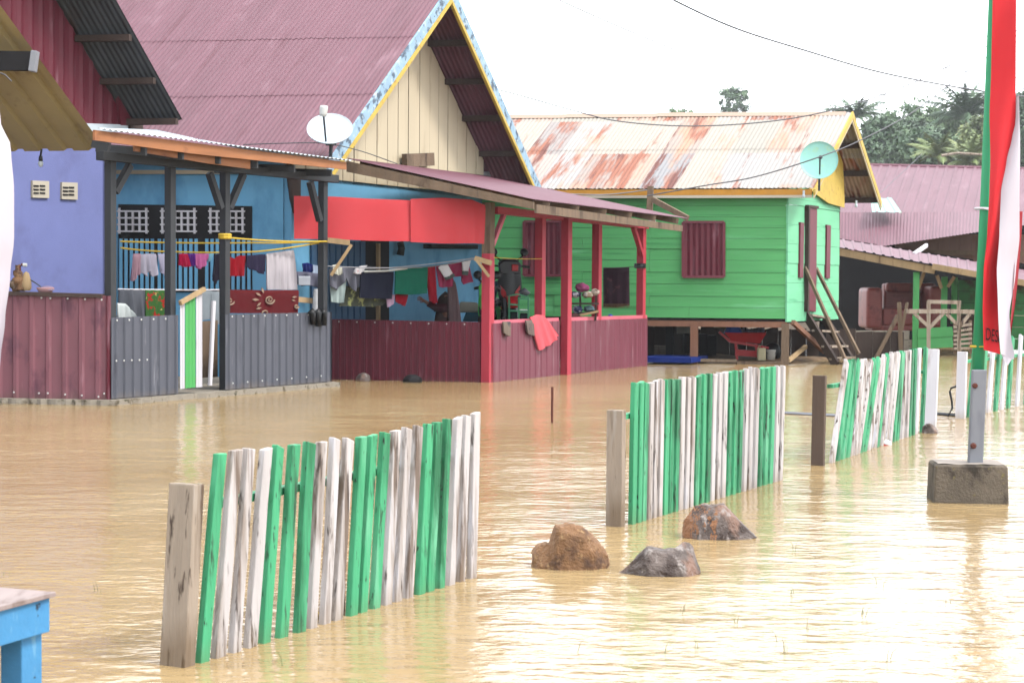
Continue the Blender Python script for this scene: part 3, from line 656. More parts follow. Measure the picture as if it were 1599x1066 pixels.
mb = MB(); mb.ribbed(N2, N2-Vv*8.6, NA-Vv*8.6, NA, .076, .013, rows=2, lap=.018); obj('roof_slope', mb, mt['rust_roof'], gh, recalc=False)
sl_ = (N1-NA).normalized()
mb = MB(); k_ = 0; s0 = .1
while s0 < 8.6:
    s1 = s0+1.75; h_ = random.uniform(.012, .03)
    q0, q1 = NA-Vv*s0+Z*h_, NA-Vv*min(s1, 8.6)+Z*(h_+.01)
    mb.prism([q0+sl_*.14, q0+Z*.01, q0+(N2-NA).normalized()*.14], q1-q0); s0 = s1-.04
obj('ridge_cap', mb, mt['rust_roof'], gh)
for q, w_ in ((N1, .1), (N2, .13)):
    e = (q-NA).normalized()*.04
    mb = MB(); mb.prism([q+e, NA+Z*.02, NA-Z*w_, q+e-Z*w_], Vv*.03); obj('barge_board', mb, mt['yellow'], gh)
    mb = MB(); mb.prism([q+e-Z*(w_+.002), NA-Z*(w_+.002), NA-Z*(w_+.05), q+e-Z*(w_+.05)], Vv*.02); obj('barge_trim', mb, mt['cream'], gh)
q = N1-Z*.015
mb = MB(); mb.prism([q-Vv*.03, q-Vv*8.6, q-Vv*8.6-Z*.1, q-Vv*.03-Z*.1], GF.n*-.03); obj('fascia', mb, mt['ochre'], gh)
q = N1-Z*.117
mb = MB(); mb.prism([q-Vv*.03, q-Vv*8.6, q-Vv*8.6-Z*.045, q-Vv*.03-Z*.045], GF.n*-.03); obj('fascia_trim', mb, mt['vent'], gh)
for f in (.04, .36, .68, .93):
    q = N2.lerp(NA, f)-Z*.075
    mb = MB(); mb.bar(q-Vv*.02, q-Vv*3, .08, .1); obj('purlin', mb, mt['dark_wood'], gh)
def shutter(pl, x0, y0, x1, y1, name='window'):
    t_ = [pl.at(x0, y1), pl.at(x1, y1), pl.at(x1, y0), pl.at(x0, y0)]
    mb = MB(); mb.ribbed(*[q+pl.n*.035 for q in t_], pitch_=.098, amp=.022); w_ = obj(name, mb, mt['maroon'], gh, recalc=False)
    mb = MB(); c_ = [q+pl.n*.05 for q in t_]
    for i in range(4): mb.bar(c_[i], c_[(i+1) % 4], .045, .05, pl.n)
    obj('window_frame', mb, mt['maroon_flat'], w_)
shutter(GF, 1067, 347, 1131, 432); shutter(GF, 819, 346, 877, 430)
mb = MB(); slab(mb, GE, [(1258, 324), (1272, 326), (1270, 487), (1256, 484)], -.05); dr = obj('door', mb, mt['maroon_flat'], gh)
mb = MB(); slab(mb, GE, [(1256.5, 323), (1258.5, 323), (1257, 487), (1255, 486)], -.08); slab(mb, GE, [(1256.5, 320), (1272.5, 322), (1272.5, 326), (1256.5, 324)], -.075); obj('door_frame', mb, mt['dark_wood'], dr)
for x0, x1, y0, y1 in ((1247, 1252.5, 347, 434), (1288.5, 1294.5, 351, 435)):
    mb = MB(); slab(mb, GE, [(x0, y0), (x1, y0+1), (x1-1.5, y1), (x0-1.5, y1-1)], -.04); obj('narrow_shutter', mb, mt['maroon_flat'], gh)
mt['stilt'] = M('brown_stilt', (150, 106, 84), .8, .15, 8, (1, 1, .1), mud=((130, 100, 70), 0))
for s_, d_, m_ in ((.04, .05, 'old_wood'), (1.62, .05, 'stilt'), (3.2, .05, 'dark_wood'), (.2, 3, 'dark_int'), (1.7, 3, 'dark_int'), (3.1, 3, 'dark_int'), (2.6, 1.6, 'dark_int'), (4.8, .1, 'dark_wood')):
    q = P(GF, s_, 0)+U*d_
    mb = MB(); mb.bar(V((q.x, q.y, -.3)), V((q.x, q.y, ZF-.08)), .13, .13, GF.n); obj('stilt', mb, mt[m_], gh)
mb = MB(); mb.bar(P(GF, .0, ZF-.1)-GF.n*.05, P(GF, LG, ZF-.1)-GF.n*.05, .1, .1); obj('floor_beam', mb, mt['stilt'], gh)
g0 = P(GF, .0, .74)
mb = MB(); mb.bar(at(1238, 503, 31.3), at(1288, 549, 32.6), .07, .08); obj('brace', mb, mt['stilt'], gh)
mb = MB(); mb.bar(at(1231, 563, 31.1), at(1258, 541, 32.4), .06, .06); obj('brace', mb, mt['pale_wood'], gh)
# ladder stair at the door
st = thing('ladder_stair', at(1315, 562, 31.6), 'steep wooden stair with plain handrails up to the green house door', 'stair')
sa, sb_ = at(1259, 492, 32.2), at(1306, 570, 31.4); ta, tb_ = at(1287, 497, 32.9), at(1331, 566, 32.1)
for a, b in ((sa, sb_), (ta, tb_)):
    mb = MB(); mb.bar(a, b, .05, .17); obj('stringer', mb, mt['dark_wood'], st)
for f in (.04, .36, .68, .93):
    mb = MB(); mb.bar(sa.lerp(sb_, f)+Z*.04, ta.lerp(tb_, f)+Z*.04, .2, .035); obj('tread', mb, mt['post_grey'], st)
for a, b in ((at(1257, 417, 32.0), at(1322, 566, 31.3)), (at(1271, 412, 32.8), at(1341, 552, 32.0))):
    mb = MB(); mb.bar(a, b, .05, .055); obj('handrail', mb, mt['old_wood'], st)
# under the house
ub = P(GF, 2.5, 0)+U*3.3
mb = MB(); z0 = P(GF, -1.2, 0)+U*3.4; z1 = P(GF, LG, 0)+U*3.4; s_ = 0
i_ = 0
while s_ < 8.7:
    wdt = random.uniform(.22, .34)
    if True:
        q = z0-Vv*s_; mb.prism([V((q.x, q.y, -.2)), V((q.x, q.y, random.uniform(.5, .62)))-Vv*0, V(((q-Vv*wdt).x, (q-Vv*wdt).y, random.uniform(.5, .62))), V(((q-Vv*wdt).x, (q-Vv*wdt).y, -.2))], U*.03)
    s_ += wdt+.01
tag(obj('dark_backing_boards', mb, mt['dark_wood']), 'dark boards added for the darkness behind the green house stilts', 'fence')  # added boards, their dark colour standing for the shade under the floor
mb = MB(); q = P(GF, -.2, 0)+U*.35
mb.grid(lambda a, b: (q-Vv*3.0*a+U*2.6*b)+Z*(.05+.035*noise.noise(V((a*7, b*7, 1)))-.12*(1-min(1, 8*b))-.1*(1-min(1, 7*min(a, 1-a)))), 24, 16)
tag(obj('mud_bank', mb, mt['earth'], smooth=True), kind='structure')
# wheelbarrow
wbD = 31.9
def wp(x, y, d=0): return at(x, y, wbD+d)
wb = thing('wheelbarrow', wp(1165, 562), 'red wheelbarrow loaded under a blue tarpaulin below the green house', 'wheelbarrow')
mb = MB(); t4 = [wp(1131, 519), wp(1197, 520), wp(1197, 517, .6), wp(1131, 516, .6)]; b4 = [wp(1143, 533, .08), wp(1187, 536, .08), wp(1187, 534, .5), wp(1143, 531, .5)]
mb.add(t4+b4, [(0, 1, 5, 4), (1, 2, 6, 5), (2, 3, 7, 6), (3, 0, 4, 7), (4, 5, 6, 7)]); obj('tray', mb, mt['red_pl'], wb)
for d in (.08, .5):
    mb = MB(); mb.bar(wp(1123, 518, d), wp(1140, 533, d), .035, .04); mb.bar(wp(1140, 533, d), wp(1200, 543, d), .035, .04); obj('handle', mb, mt['red_pl'], wb)
    mb = MB(); mb.bar(wp(1149, 536, d), wp(1151, 562, d), .045, .045); mb.bar(wp(1180, 537, d), wp(1185, 562, d), .045, .045); obj('leg', mb, mt['red_pl'], wb)
    
mb = MB(); mb.bar(wp(1148, 550, .06), wp(1186, 553, .06), .03, .11); obj('cross_brace', mb, mt['red_pl'], wb)
mb = MB(); c_ = wp(1206, 549, .3); mb.lathe(c_, [(.05, -.03), (.15, -.035), (.17, 0), (.15, .035), (.05, .03)], U, 18); obj('wheel', mb, mt['black_pl'], wb, smooth=True)
mb = MB()
def dome(a, b): 
    x = 1130+30*a; y = 520-17*sin(pi*min(1, max(0, a)))**.7*sin(pi*b)**.5
    return wp(x, y+1.5*noise.noise(V((a*4, b*4, 0))), .05+.5*b)
mb.grid(dome, 14, 10); tag(obj('tarpaulin', mb, mt['tarp'], smooth=True), 'crumpled blue tarpaulin heaped on the red wheelbarrow', 'tarpaulin')
mb = MB()
mb.grid(lambda a, b: wp(1158+36*a, 519-7*abs(noise.noise(V((a*6, b*3, 4))))**.6*2*sin(pi*b)**.5, .05+.45*b), 18, 8); tag(obj('rubbish_heap', mb, CL('grey_lilac_rags', (120, 118, 140), var=.4, scale=12)), 'grey lilac rags heaped in the red wheelbarrow', 'rags')
jc = thing('jerrycan', wp(1189, 563, -.25), 'translucent cream jerrycan beside the red wheelbarrow', 'jerrycan')
mb = MB(); c_ = wp(1189, 553, -.25); mb.box(c_, V((.075, 0, 0)), V((0, .06, 0)), V((0, 0, .115))); obj('jerrycan_body', mb, CL('cream_plastic', (205, 196, 160)), jc, bevel=.03, bseg=3, smooth=True)
mb = MB(); mb.lathe(wp(1190, 541.5, -.25), [(.028, -.03), (.028, .02), (0, .022)], Z, 10); obj('cap', mb, mt['red_pl'], jc)
mb = MB(); mb.tube([wp(1184, 543, -.25), wp(1185, 540, -.25), wp(1188, 540, -.25)], .012, 6); obj('carry_handle', mb, CL('cream_plastic_dark', (190, 180, 145)), jc)
bk = thing('bucket', wp(1204, 562, -.2), 'small white bucket standing beside the cream jerrycan', 'bucket')
mb = MB(); mb.lathe(wp(1204, 561.5, -.2), [(0, 0), (.07, 0), (.082, .17), (.09, .175), (.078, .165), (.065, .01), (0, .01)], Z, 18); obj('bucket_body', mb, mt['white_pl'], bk, smooth=True)
mb = MB(); mb.tube([wp(1204, 561.5, -.2)+V((.09*cos(a), -.01-.05*sin(a), .16-.07*sin(a))) for a in [pi*i/8 for i in range(9)]], .005, 5); obj('bail', mb, mt['metal_dark'], bk)
# planks, mats and clutter lying at the water's edge
for x0, x1, y, d, c, lab in ((1080, 1150, 562, -.35, 'post_grey', 'grey plank lying at the water edge under the green house'), (1150, 1222, 566, -.4, 'old_wood', 'brown plank lying at the water edge before the red wheelbarrow')):
    mb = MB(); mb.bar(at(x0, y, wbD+d), at(x1, y+1, wbD+d), .16, .05); tag(obj('plank', mb, mt[c]), lab, 'plank')
mb = MB(); q = at(1052, 560, 31.5)
mb.box(q, V((.45, -.08, 0)), V((.2, .5, 0)), V((0, 0, .045))); tag(obj('floor_mat', mb, CL('navy_mat', (30, 52, 130))), 'navy blue mat lying low between the dark stilts of the green house', 'mat')
mb = MB()
for i in range(5):
    a = at(1022, 540+i*3.6, 34.2); b = at(1051, 541+i*3.4, 34.0); mb.bar(a, b, .04, .035)
tag(obj('slat_rack', mb, mt['post_grey']), 'pale slatted rack lying in the dark under the green house', 'rack')
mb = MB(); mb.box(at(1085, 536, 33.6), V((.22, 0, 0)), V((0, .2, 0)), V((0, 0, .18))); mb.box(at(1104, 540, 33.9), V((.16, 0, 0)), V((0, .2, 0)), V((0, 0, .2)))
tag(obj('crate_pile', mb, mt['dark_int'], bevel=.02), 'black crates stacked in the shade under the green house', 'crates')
for x, y, w_, h_, d, col, lab in ((1071, 503, .17, .22, 34.3, (200, 196, 180), 'pale torn cloth hanging in the gap behind the stilts'), (1133, 506, .22, .07, 33.8, (190, 185, 150), 'cream board end lying behind the blue tarpaulin')):
    mb = MB(); mb.box(at(x, y, d), V((w_, 0, 0)), V((0, .015, 0)), V((0, 0, h_))); tag(obj('scrap_board', mb, CL('scrap_'+str(x), col)), lab, 'board')

# satellite dishes
def dish(name, c, r, axis, mat, lnb, arm0, mount, label, d=.16):
    t = thing(name, mount, label, 'satellite dish', 'satellite dishes on the roofs')
    mb = MB(); ax = V(axis).normalized()
    mb.lathe(c, [(0, -d*r)]+[(r*k/8, -d*r+d*r*(k/8)**2) for k in range(1, 9)]+[(r*1.02, .01), (r*1.02, -.01)]+[(r*k/8, -d*r-.015+d*r*(k/8)**2) for k in range(7, 0, -1)]+[(0, -d*r-.015)], ax, 36)
    obj('dish_bowl', mb, mat, t, smooth=True)
    mb = MB(); mb.tube([arm0, lnb], .014, 6); obj('feed_arm', mb, mt['metal_dark'], t)
    h = (c-lnb).normalized()
    return t, h
c_ = at(515, 201, 24.0); l_ = at(505, 178, 23.5)
t, h = dish('satellite_dish', c_, .3, (.03, -.72, .72), mt['dish_white'], l_, at(509, 222, 23.85), at(518, 246, 24.15), 'white oval satellite dish tilted up before the mauve roof slope')
mb = MB(); q = at(505, 176, 23.48); mb.lathe(q, [(0, -.05), (.045, -.05), (.05, -.01), (.055, .06), (.05, .09), (0, .095)], V((.1, -.05, 1)), 12); obj('receiver_head', mb, mt['white_pl'], t, smooth=True)
mb = MB(); mb.tube([at(516, 247, 24.15), at(517, 226, 24.12), at(515, 205, 24.08)], .025, 8); obj('mast', mb, mt['metal_dark'], t)
mb = MB(); mb.box(at(517, 225, 24.1), V((.07, 0, 0)), V((0, .03, 0)), V((0, 0, .02))); obj('clamp', mb, mt['metal_dark'], t)
c_ = at(1279, 250, 30.55); l_ = at(1280.5, 245, 30.2)
t, h = dish('satellite_dish', c_, .315, (-.12, -1, .12), mt['dish_mint'], l_, at(1280, 272, 30.5), at(1279, 296, 30.7), 'mint green round satellite dish at the eave of the rusty zinc roof', .13)
mb = MB(); mb.lathe(at(1281, 246, 30.18), [(0, -.03), (.03, -.03), (.035, .02), (0, .03)], V((.05, -1, .1)), 10); obj('receiver_head', mb, mt['metal_dark'], t)
mb = MB(); mb.tube([at(1279, 298, 30.75), at(1279.5, 276, 30.68), at(1279, 252, 30.64)], .02, 8); obj('mast', mb, mt['metal_dark'], t)
for q, lab, k in ((at(1255, 303, 30.7), 'small bulb below the ochre eave of the green house', 1), (at(1337, 318, 33.4), 'small bulb under the yellow gable of the green house', 2)):
    b_ = MB(); b_.tube([q+Z*.06, q], .02, 6); b_.lathe(q-Z*.03, [(.015, .03), (.03, 0), (.025, -.03), (0, -.045)], Z, 8); tag(obj('light_bulb', b_, mt['dish_white']), lab, 'light bulb')

# ================================================================== the mauve roofed houses and the open shed at the right
sh = thing('open_shed', at(1420, 556, 36.5), 'open shed with mauve sheet roof, green posts and a concrete wall', 'shed')
def pd(x, y, d): return at(x, y, d)
mb = MB(); mb.ribbed(pd(1300, 384, 36.4), pd(1640, 447, 34.8), pd(1640, 428, 38.5), pd(1295, 371, 40), .2, .02, trap=True); obj('roof_sheet', mb, mt['roof_mauve'], sh, recalc=False)
mb = MB(); mb.bar(pd(1300, 391, 36.45), pd(1460, 422, 35.7), .05, .15); obj('fascia', mb, mt['pale_wood'], sh)
mb = MB(); mb.bar(pd(1456, 416, 35.6), pd(1640, 449, 34.75), .05, .12); obj('fascia', mb, mt['pale_wood'], sh)
mt['shed_green'] = M('green_shed_paint', (96, 190, 110), .65, .1, 4, (1, 1, .3), spots=[((60, 130, 74), 4, (1, 1, .4), .58, .74)])
for x, yt, yb, d in ((1430, 425, 548, 36.0), (1474, 432, 530, 36.6), (1490, 433, 505, 37.3)):
    mb = MB(); mb.bar(pd(x-1, yb, d), pd(x+1, yt, d), .13, .12); obj('post', mb, mt['shed_green'], sh)
for a, b in (((1434, 450), (1443, 425)), ((1480, 448), (1490, 432)), ((1470, 450), (1463, 430))):
    mb = MB(); mb.bar(pd(*a, 36.2), pd(*b, 36.2), .06, .06); obj('brace', mb, mt['pale_wood'], sh)
mb = MB()
for i in range(3):
    for k in range(5):
        q = pd(1303+k*26+(i % 2)*8, 551-i*14, 36.1); mb.box(q, V((.165, -.02, 0)), V((.02, .08, 0)), V((0, 0, .088)))
obj('block_wall', mb, mt['concrete'], sh, bevel=.01)
mb = MB()
for k, (y0, y1) in enumerate(((512, 526), (526.5, 543))):
    mb.prism([pd(1433, y0+1, 35.9+.02*k), pd(1487, y0-2, 35.9+.02*k), pd(1489, y1-1, 35.9), pd(1433, y1+2, 35.9)], V((0, .04, 0)))
obj('board_wall', mb, mt['shed_green'], sh)
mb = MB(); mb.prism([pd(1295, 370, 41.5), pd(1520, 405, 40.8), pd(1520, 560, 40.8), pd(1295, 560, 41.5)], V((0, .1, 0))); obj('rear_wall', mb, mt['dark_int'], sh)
mb = MB(); mb.prism([pd(1290, 556, 36.3), pd(1500, 556, 36.3), pd(1500, 548, 41), pd(1290, 548, 41)], Z*-.5); obj('floor', mb, mt['concrete'], sh)
mb = MB()
for k in range(6): mb.prism([pd(1497, 437+k*18, 38.2-.01*k), pd(1690, 441+k*18, 37.6-.01*k), pd(1690, 458.4+k*18, 37.6), pd(1497, 454.4+k*18, 38.2)], V((0, .04, 0)))
mt['dull_green'] = M('dull_green_plank', (78, 156, 92), .7, .12, 3, (.4, .4, 3), spots=[((92, 66, 56), 1.2, (1, 1, 1), .56, .66)])
obj('side_wall', mb, mt['dull_green'], sh)
mh = thing('mauve_house', at(1450, 400, 41.5), 'brown plank house under two mauve sheet roofs beyond the green house', 'house')
mb = MB(); mb.ribbed(pd(1290, 398, 41.6), pd(1640, 346, 39.5), pd(1640, 331, 42.5), pd(1290, 332, 43.5), .076, .014); obj('lower_roof', mb, mt['roof_mauve'], mh, recalc=False)
mb = MB()
for k in range(14): mb.prism([pd(1398+k*17, 366, 42.2), pd(1414.6+k*17, 366, 42.2), pd(1414.6+k*17, 412, 42.2), pd(1398+k*17, 408, 42.2)], V((0, .04, 0)))
obj('plank_wall', mb, M('brown_plank_wall', (150, 118, 104), .8, .15, 4, (1, 1, .2), spots=[((110, 80, 70), 5, (1, 1, .2), .6, .74)]), mh)
mb = MB(); mb.bar(pd(1395, 393, 42.0), pd(1640, 397, 42.0), .1, .1); obj('wall_rail', mb, mt['old_wood'], mh)
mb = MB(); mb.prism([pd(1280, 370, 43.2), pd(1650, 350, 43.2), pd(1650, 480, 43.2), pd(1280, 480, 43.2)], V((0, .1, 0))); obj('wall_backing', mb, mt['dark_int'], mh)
mb = MB(); mb.bar(pd(1427, 397, 38.5), pd(1447, 383, 40.5), .06, .08); obj('loose_strut', mb, mt['picket_bright'], mh)
bhh = thing('mauve_house', at(1480, 330, 47), 'long mauve roofed house in front of the palms, ridge falling to the right', 'house')
mb = MB(); mb.ribbed(pd(1290, 336, 44), pd(1760, 336, 43.5), pd(1760, 268, 49), pd(1325, 257, 50), .25, .02, trap=True); obj('roof_slope', mb, mt['roof_mauve'], bhh, recalc=False)
mb = MB(); mb.ribbed(pd(1760, 330, 57), pd(1290, 320, 57), pd(1325, 257, 50.05), pd(1760, 268, 49.05), .25, .02, trap=True); obj('roof_slope', mb, mt['roof_mauve'], bhh, recalc=False)
mb = MB(); mb.tube([pd(1325, 257, 50), pd(1760, 268, 49)], .06, 6); obj('ridge_cap', mb, mt['roof_mauve'], bhh)
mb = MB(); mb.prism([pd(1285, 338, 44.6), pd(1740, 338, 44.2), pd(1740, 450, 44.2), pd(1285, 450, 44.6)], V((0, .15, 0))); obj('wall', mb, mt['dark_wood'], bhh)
mb = MB(); mb.ribbed(pd(1362, 331, 42.2), pd(1408, 332, 42.2), pd(1392, 309, 43.4), pd(1360, 312, 43.4), .2, .02, trap=True)
tag(obj('awning_sheet', mb, mt['dish_mint'], recalc=False), 'pale mint sheet propped on the lower mauve roof beside the yellow gable', 'roof sheet')
# sofa in the shed
sf = thing('sofa', pd(1410, 520, 37.6), 'red brown vinyl sofa stored on the concrete wall of the open shed', 'sofa')
def sbox(nm, x0, y0, x1, y1, d, th, bev=.06):
    a, b = pd(x0, y1, d), pd(x1, y0, d); c = (a+b)/2; mb = MB()
    mb.box(c+V((0, th/2, 0)), V(((b.x-a.x)/2, 0, 0)), V((0, th/2, 0)), V((0, 0, (b.z-a.z)/2))); return obj(nm, mb, mt['sofa'], sf, bevel=bev, bseg=4, smooth=True)
sbox('backrest', 1380, 443, 1462, 492, 38.1, .3); sbox('backrest_roll', 1384, 442, 1460, 456, 37.95, .3, .07); sbox('seat', 1378, 482, 1470, 508, 37.4, .8); sbox('base', 1362, 500, 1472, 516, 37.45, .8, .03)
sbox('armrest', 1353, 449, 1379, 513, 37.3, .95, .1); sbox('armrest', 1452, 447, 1473, 510, 37.3, .95, .09)
# wooden frames on the bank
fr_ = thing('timber_trestle', pd(1480, 570, 33.5), 'pale unpainted timber frame with diagonal struts standing before the shed', 'frame')
def fb(nm, a, b, w_=.07, m_='post_grey', d=33.5): 
    mb = MB(); mb.bar(pd(*a, d), pd(*b, d), w_, w_); obj(nm, mb, mt[m_], fr_)
fb('upright', (1450, 545), (1450, 470)); fb('upright', (1498, 575), (1497, 471)); fb('crossbar', (1448, 471), (1500, 472)); fb('crossbar', (1415, 486), (1484, 486), .08); fb('crossbar', (1483, 486), (1530, 487), .08)
fb('strut', (1426, 488), (1450, 510), .06); fb('strut', (1474, 488), (1451, 512), .06); fb('strut', (1478, 490), (1496, 508), .06); fb('strut', (1514, 490), (1498, 510), .06)
pr = thing('propped_pole', pd(1406, 556, 33.9), 'grey forked pole with a slanting prop before the concrete wall', 'pole')
for nm, a, b, w_ in (('pole', (1407, 556), (1404, 472), .08), ('fork', (1408, 515), (1417, 472), .06), ('prop', (1364, 566), (1402, 492), .07)):
    mb = MB(); mb.bar(pd(*a, 33.9), pd(*b, 33.9), w_, w_); obj(nm, mb, mt['old_wood'], pr)
rk = thing('slat_rack', pd(1503, 548, 34.6), 'grey wooden rack of short slats behind the timber frame', 'rack')
for i in range(6):
    mb = MB(); mb.bar(pd(1489, 511+i*6.6, 34.6), pd(1517, 506+i*7.4, 34.6), .07, .045); obj('slat', mb, mt['post_grey'], rk)
for x in (1491, 1515):
    mb = MB(); mb.bar(pd(x, 552, 34.68), pd(x, 500, 34.68), .06, .06); obj('rack_post', mb, mt['old_wood'], rk)

# ================================================================== picket fences standing in the flood
def fence(label, p0px, p1px, posts, rows, width, rails, thick=.03, group='green and white picket fences'):
    pl = Pl(gz(*p0px), gz(*p1px)); facing(pl)
    mid = (gz(*p0px)+gz(*p1px))/2
    t = thing('picket_fence', mid, label, 'fence', group)
    for (x0, y0, x1, y1, wpx) in rails:       # rails behind the pickets
        mb = MB(); mb.bar(pl.at(x0, y0)-pl.n*.03, pl.at(x1, y1)-pl.n*.03, .03, wpx, pl.n); obj('rail', mb, mt['picket_green'], t)
    for (x, yt, w_, m_, d_, lean) in posts:
        b = pl.at(x, yt+100); b.z = -.3; tp = pl.at(x+lean, yt); mb = MB(); off = -pl.n*d_
        mb.bar(b+off, tp+off, w_*.55, w_, pl.n); obj('post', mb, mt[m_], t, bevel=.006)
    for k, (xb, xt, yt, m_) in enumerate(rows):
        ln = V((pl.a.x, pl.a.y, 0)); 
        d = ray(xb, 500); d.z = 0                         # base where that column meets the fence line
        tt = (pl.a-C0).dot(pl.n)/d.dot(pl.n); b = C0+d*tt; b.z = -.3
        tp = pl.at(xt, yt); b0 = V((b.x, b.y, 0)); b = b0-(tp-b0)*.3
        wv = width*random.uniform(.88, 1.1); off = pl.n*(thick/2+random.uniform(0, .006))
        a_ = (tp-b).normalized(); side = a_.cross(pl.n).normalized()
        mb = MB(); n_ = 5; vs = []
        for i in range(n_+1):                             # slightly crooked board with a chipped top
            q = b.lerp(tp, i/n_)+off+side*random.uniform(-.003, .003); ww = wv/2*random.uniform(.95, 1.04)
            ch = random.uniform(-.008, .008) if i == n_ else 0
            vs += [q-side*ww-pl.n*thick/2+a_*ch, q+side*ww-pl.n*thick/2-a_*ch, q+side*ww+pl.n*thick/2-a_*ch, q-side*ww+pl.n*thick/2+a_*ch]
        fs = [(3, 2, 1, 0), (n_*4, n_*4+1, n_*4+2, n_*4+3)]
        for i in range(n_):
            for j in range(4): fs.append((i*4+j, i*4+(j+1) % 4, i*4+4+(j+1) % 4, i*4+4+j))
        mb.add(vs, fs); obj('picket', mb, mt[m_], t, bevel=.003, bseg=1)
    return pl
G_, W_, B_ = 'picket_green', 'picket_white', 'picket_bright'
tops = [280, 337, 388, 453, 498, 557, 612, 662, 712, 760, 808, 852, 898, 938, 982, 1022, 1060, 1095, 1130, 1168, 1202, 1234]
bots = [215, 272, 335, 397, 448, 515, 577, 625, 678, 722, 778, 817, 862, 907, 948, 990, 1033, 1068, 1108, 1145, 1186, 1226]
ty = [208, 195, 190, 190, 182, 175, 168, 165, 153, 155, 146, 140, 131, 123, 115, 107, 98, 92, 80, 75, 68, 57]
seq = [G_]+[W_]*3+[G_]*3+[W_]*3+[G_]*3+[W_]*3+[G_]*3+[W_]*3
rows = [(220+b/2.389, 220+a/2.389, 620+y/2.389, c) for a, b, y, c in zip(tops, bots, ty, seq)]
FP1 = fence('nearest picket fence, every picket leaning, beside the blue table corner', (306, 1033), (735, 900), [(281, 755, .115, 'post_grey', .03, 21), (545, 720, .06, 'post_brown', .06, 4)], rows, .055,
      [(352, 786, 735, 707, .045)])
n2 = 29; rows = []
for i in range(n2):
    f = i/(n2-1); c = (G_, G_, G_, W_, W_, W_)[i % 6] if i < n2-1 else W_
    xb = 800+(520+(1170-520)*f)/2.804; xt = 800+(524+(1176-524)*f)/2.804
    rows.append((xb, xt, 540+(164+(82-164)*f+random.uniform(-5, 5))/2.804, c))
FP2 = fence('middle picket fence with close upright pickets behind the three rocks', (980, 818), (1218, 748), [(969, 640, .1, 'post_grey', .03, 1)], rows, .06,
      [(970, 652, 1215, 612, .05)])
r3 = [(460, 578, 22, W_), (515, 618, 18, G_), (560, 652, 20, G_), (605, 692, 15, G_), (640, 735, 12, W_), (668, 765, 14, W_), (700, 812, 15, W_), (730, 842, 10, G_), (765, 880, 2, G_), (800, 902, 0, W_),
      (860, 935, -30, W_), (885, 965, -35, G_), (930, 1005, -55, W_), (960, 1042, -45, W_), (1000, 1068, -55, W_), (1030, 1092, -62, G_), (1065, 1108, -66, G_), (1110, 1138, -72, W_), (1150, 1165, -80, W_), (1180, 1190, -88, G_), (1210, 1222, -94, G_), (1240, 1262, -98, B_), (1295, 1318, -104, G_)]
rows = [(1220+b/5.92, 1220+a/5.92, 560+y/5.92, c) for b, a, y, c in r3]
FP3 = fence('picket fence with pickets leaning to the right beside a dark brown post', (1294, 722), (1445, 671), [(1281, 586, .1, 'post_brown', .02, 3), (1366, 590, .05, 'post_brown', .05, 9), (1448, 545, .115, 'picket_bright', -.02, 6)], rows, .075,
      [(1302, 603, 1445, 580, .05)])
r4 = [(1513, 1521, 534, G_), (1522, 1529, 530, G_), (1531, 1537, 534, G_), (1543, 1549, 531, B_), (1554, 1560, 529, G_), (1564, 1570, 524, B_), (1574, 1579, 526, G_), (1588, 1592, 523, B_), (1601, 1604, 526, G_), (1614, 1616, 520, B_), (1626, 1628, 522, G_), (1640, 1641, 516, B_), (1652, 1652, 518, G_)]
rows = [(x0, x1, y, c) for x0, x1, y, c in r4]
FP4 = fence('farthest picket fence, green and white, behind the flagpole', (1505, 652), (1600, 631), [(1499, 549, .1, 'picket_bright', .0, 4)], rows, .1,
      [(1506, 565, 1650, 548, .06)])
mb = MB(); mb.tube([gz(862, 660)-Z*.2, FP1.at(862, 660)*0+gz(862, 660), gz(862, 660)+Z*.36], .014, 6); tag(obj('stake', mb, mt['rust']), 'thin rusty stake standing in open water before the coral porch', 'stake')

# ================================================================== flagpole with its concrete foot, banner
D_ = 11.5
fpole = thing('flagpole', at(1522, 786, D_), 'green painted flagpole bolted to a grey post in a concrete block', 'flagpole')
bx0, bx1 = at(1464, 786, D_), at(1577, 786, D_)
mb = MB(); zt = at(1520, 727, D_-.05).z; cxm = (bx0+bx1)/2
wv_ = (bx1.x-bx0.x)/2
rr = Matrix.Rotation(radians(-5), 3, 'Z'); dp_ = .17
vs = []
for zz, sc in ((-.3, 1.04), (.0, 1.02), (zt*.55, 1.0), (zt-.015, .985), (zt, .95)):
    for sx, sy in ((-1, -1), (1, -1), (1, 1), (-1, 1)):
        vs.append(V((cxm.x, cxm.y+dp_, 0))+rr @ V((sx*wv_*sc, sy*dp_*sc, 0))+Z*zz)
fs = [(16, 17, 18, 19), (3, 2, 1, 0)]
for i in range(4):
    for j in range(4): fs.append((i*4+j, i*4+(j+1) % 4, i*4+4+(j+1) % 4, i*4+4+j))
mb.add(vs, fs); obj('base_block', mb, mt['block'], fpole, bevel=.018, bseg=3)
mb = MB(); mb.grid(lambda a, b: V((cxm.x, cxm.y+dp_, 0))+rr @ V(((2*a-1)*wv_*.9, (2*b-1)*dp_*.88, 0))+Z*(zt+.003+.006*noise.noise(V((a*5, b*5, 0)))), 12, 8); obj('block_top', mb, mt['block_top'], fpole)
pb, ptp = at(1522, 724, D_+.16), at(1529, 577, D_+.12)
mb = MB(); 
sd_ = V((1, .12, 0)).normalized(); dn_ = V((-.12, 1, 0))
mb.box((pb+ptp)/2-Z*.05, sd_*.048, dn_*.02, (ptp-pb)/2+Z*.05); obj('support_post', mb, mt['steel'], fpole, bevel=.008)
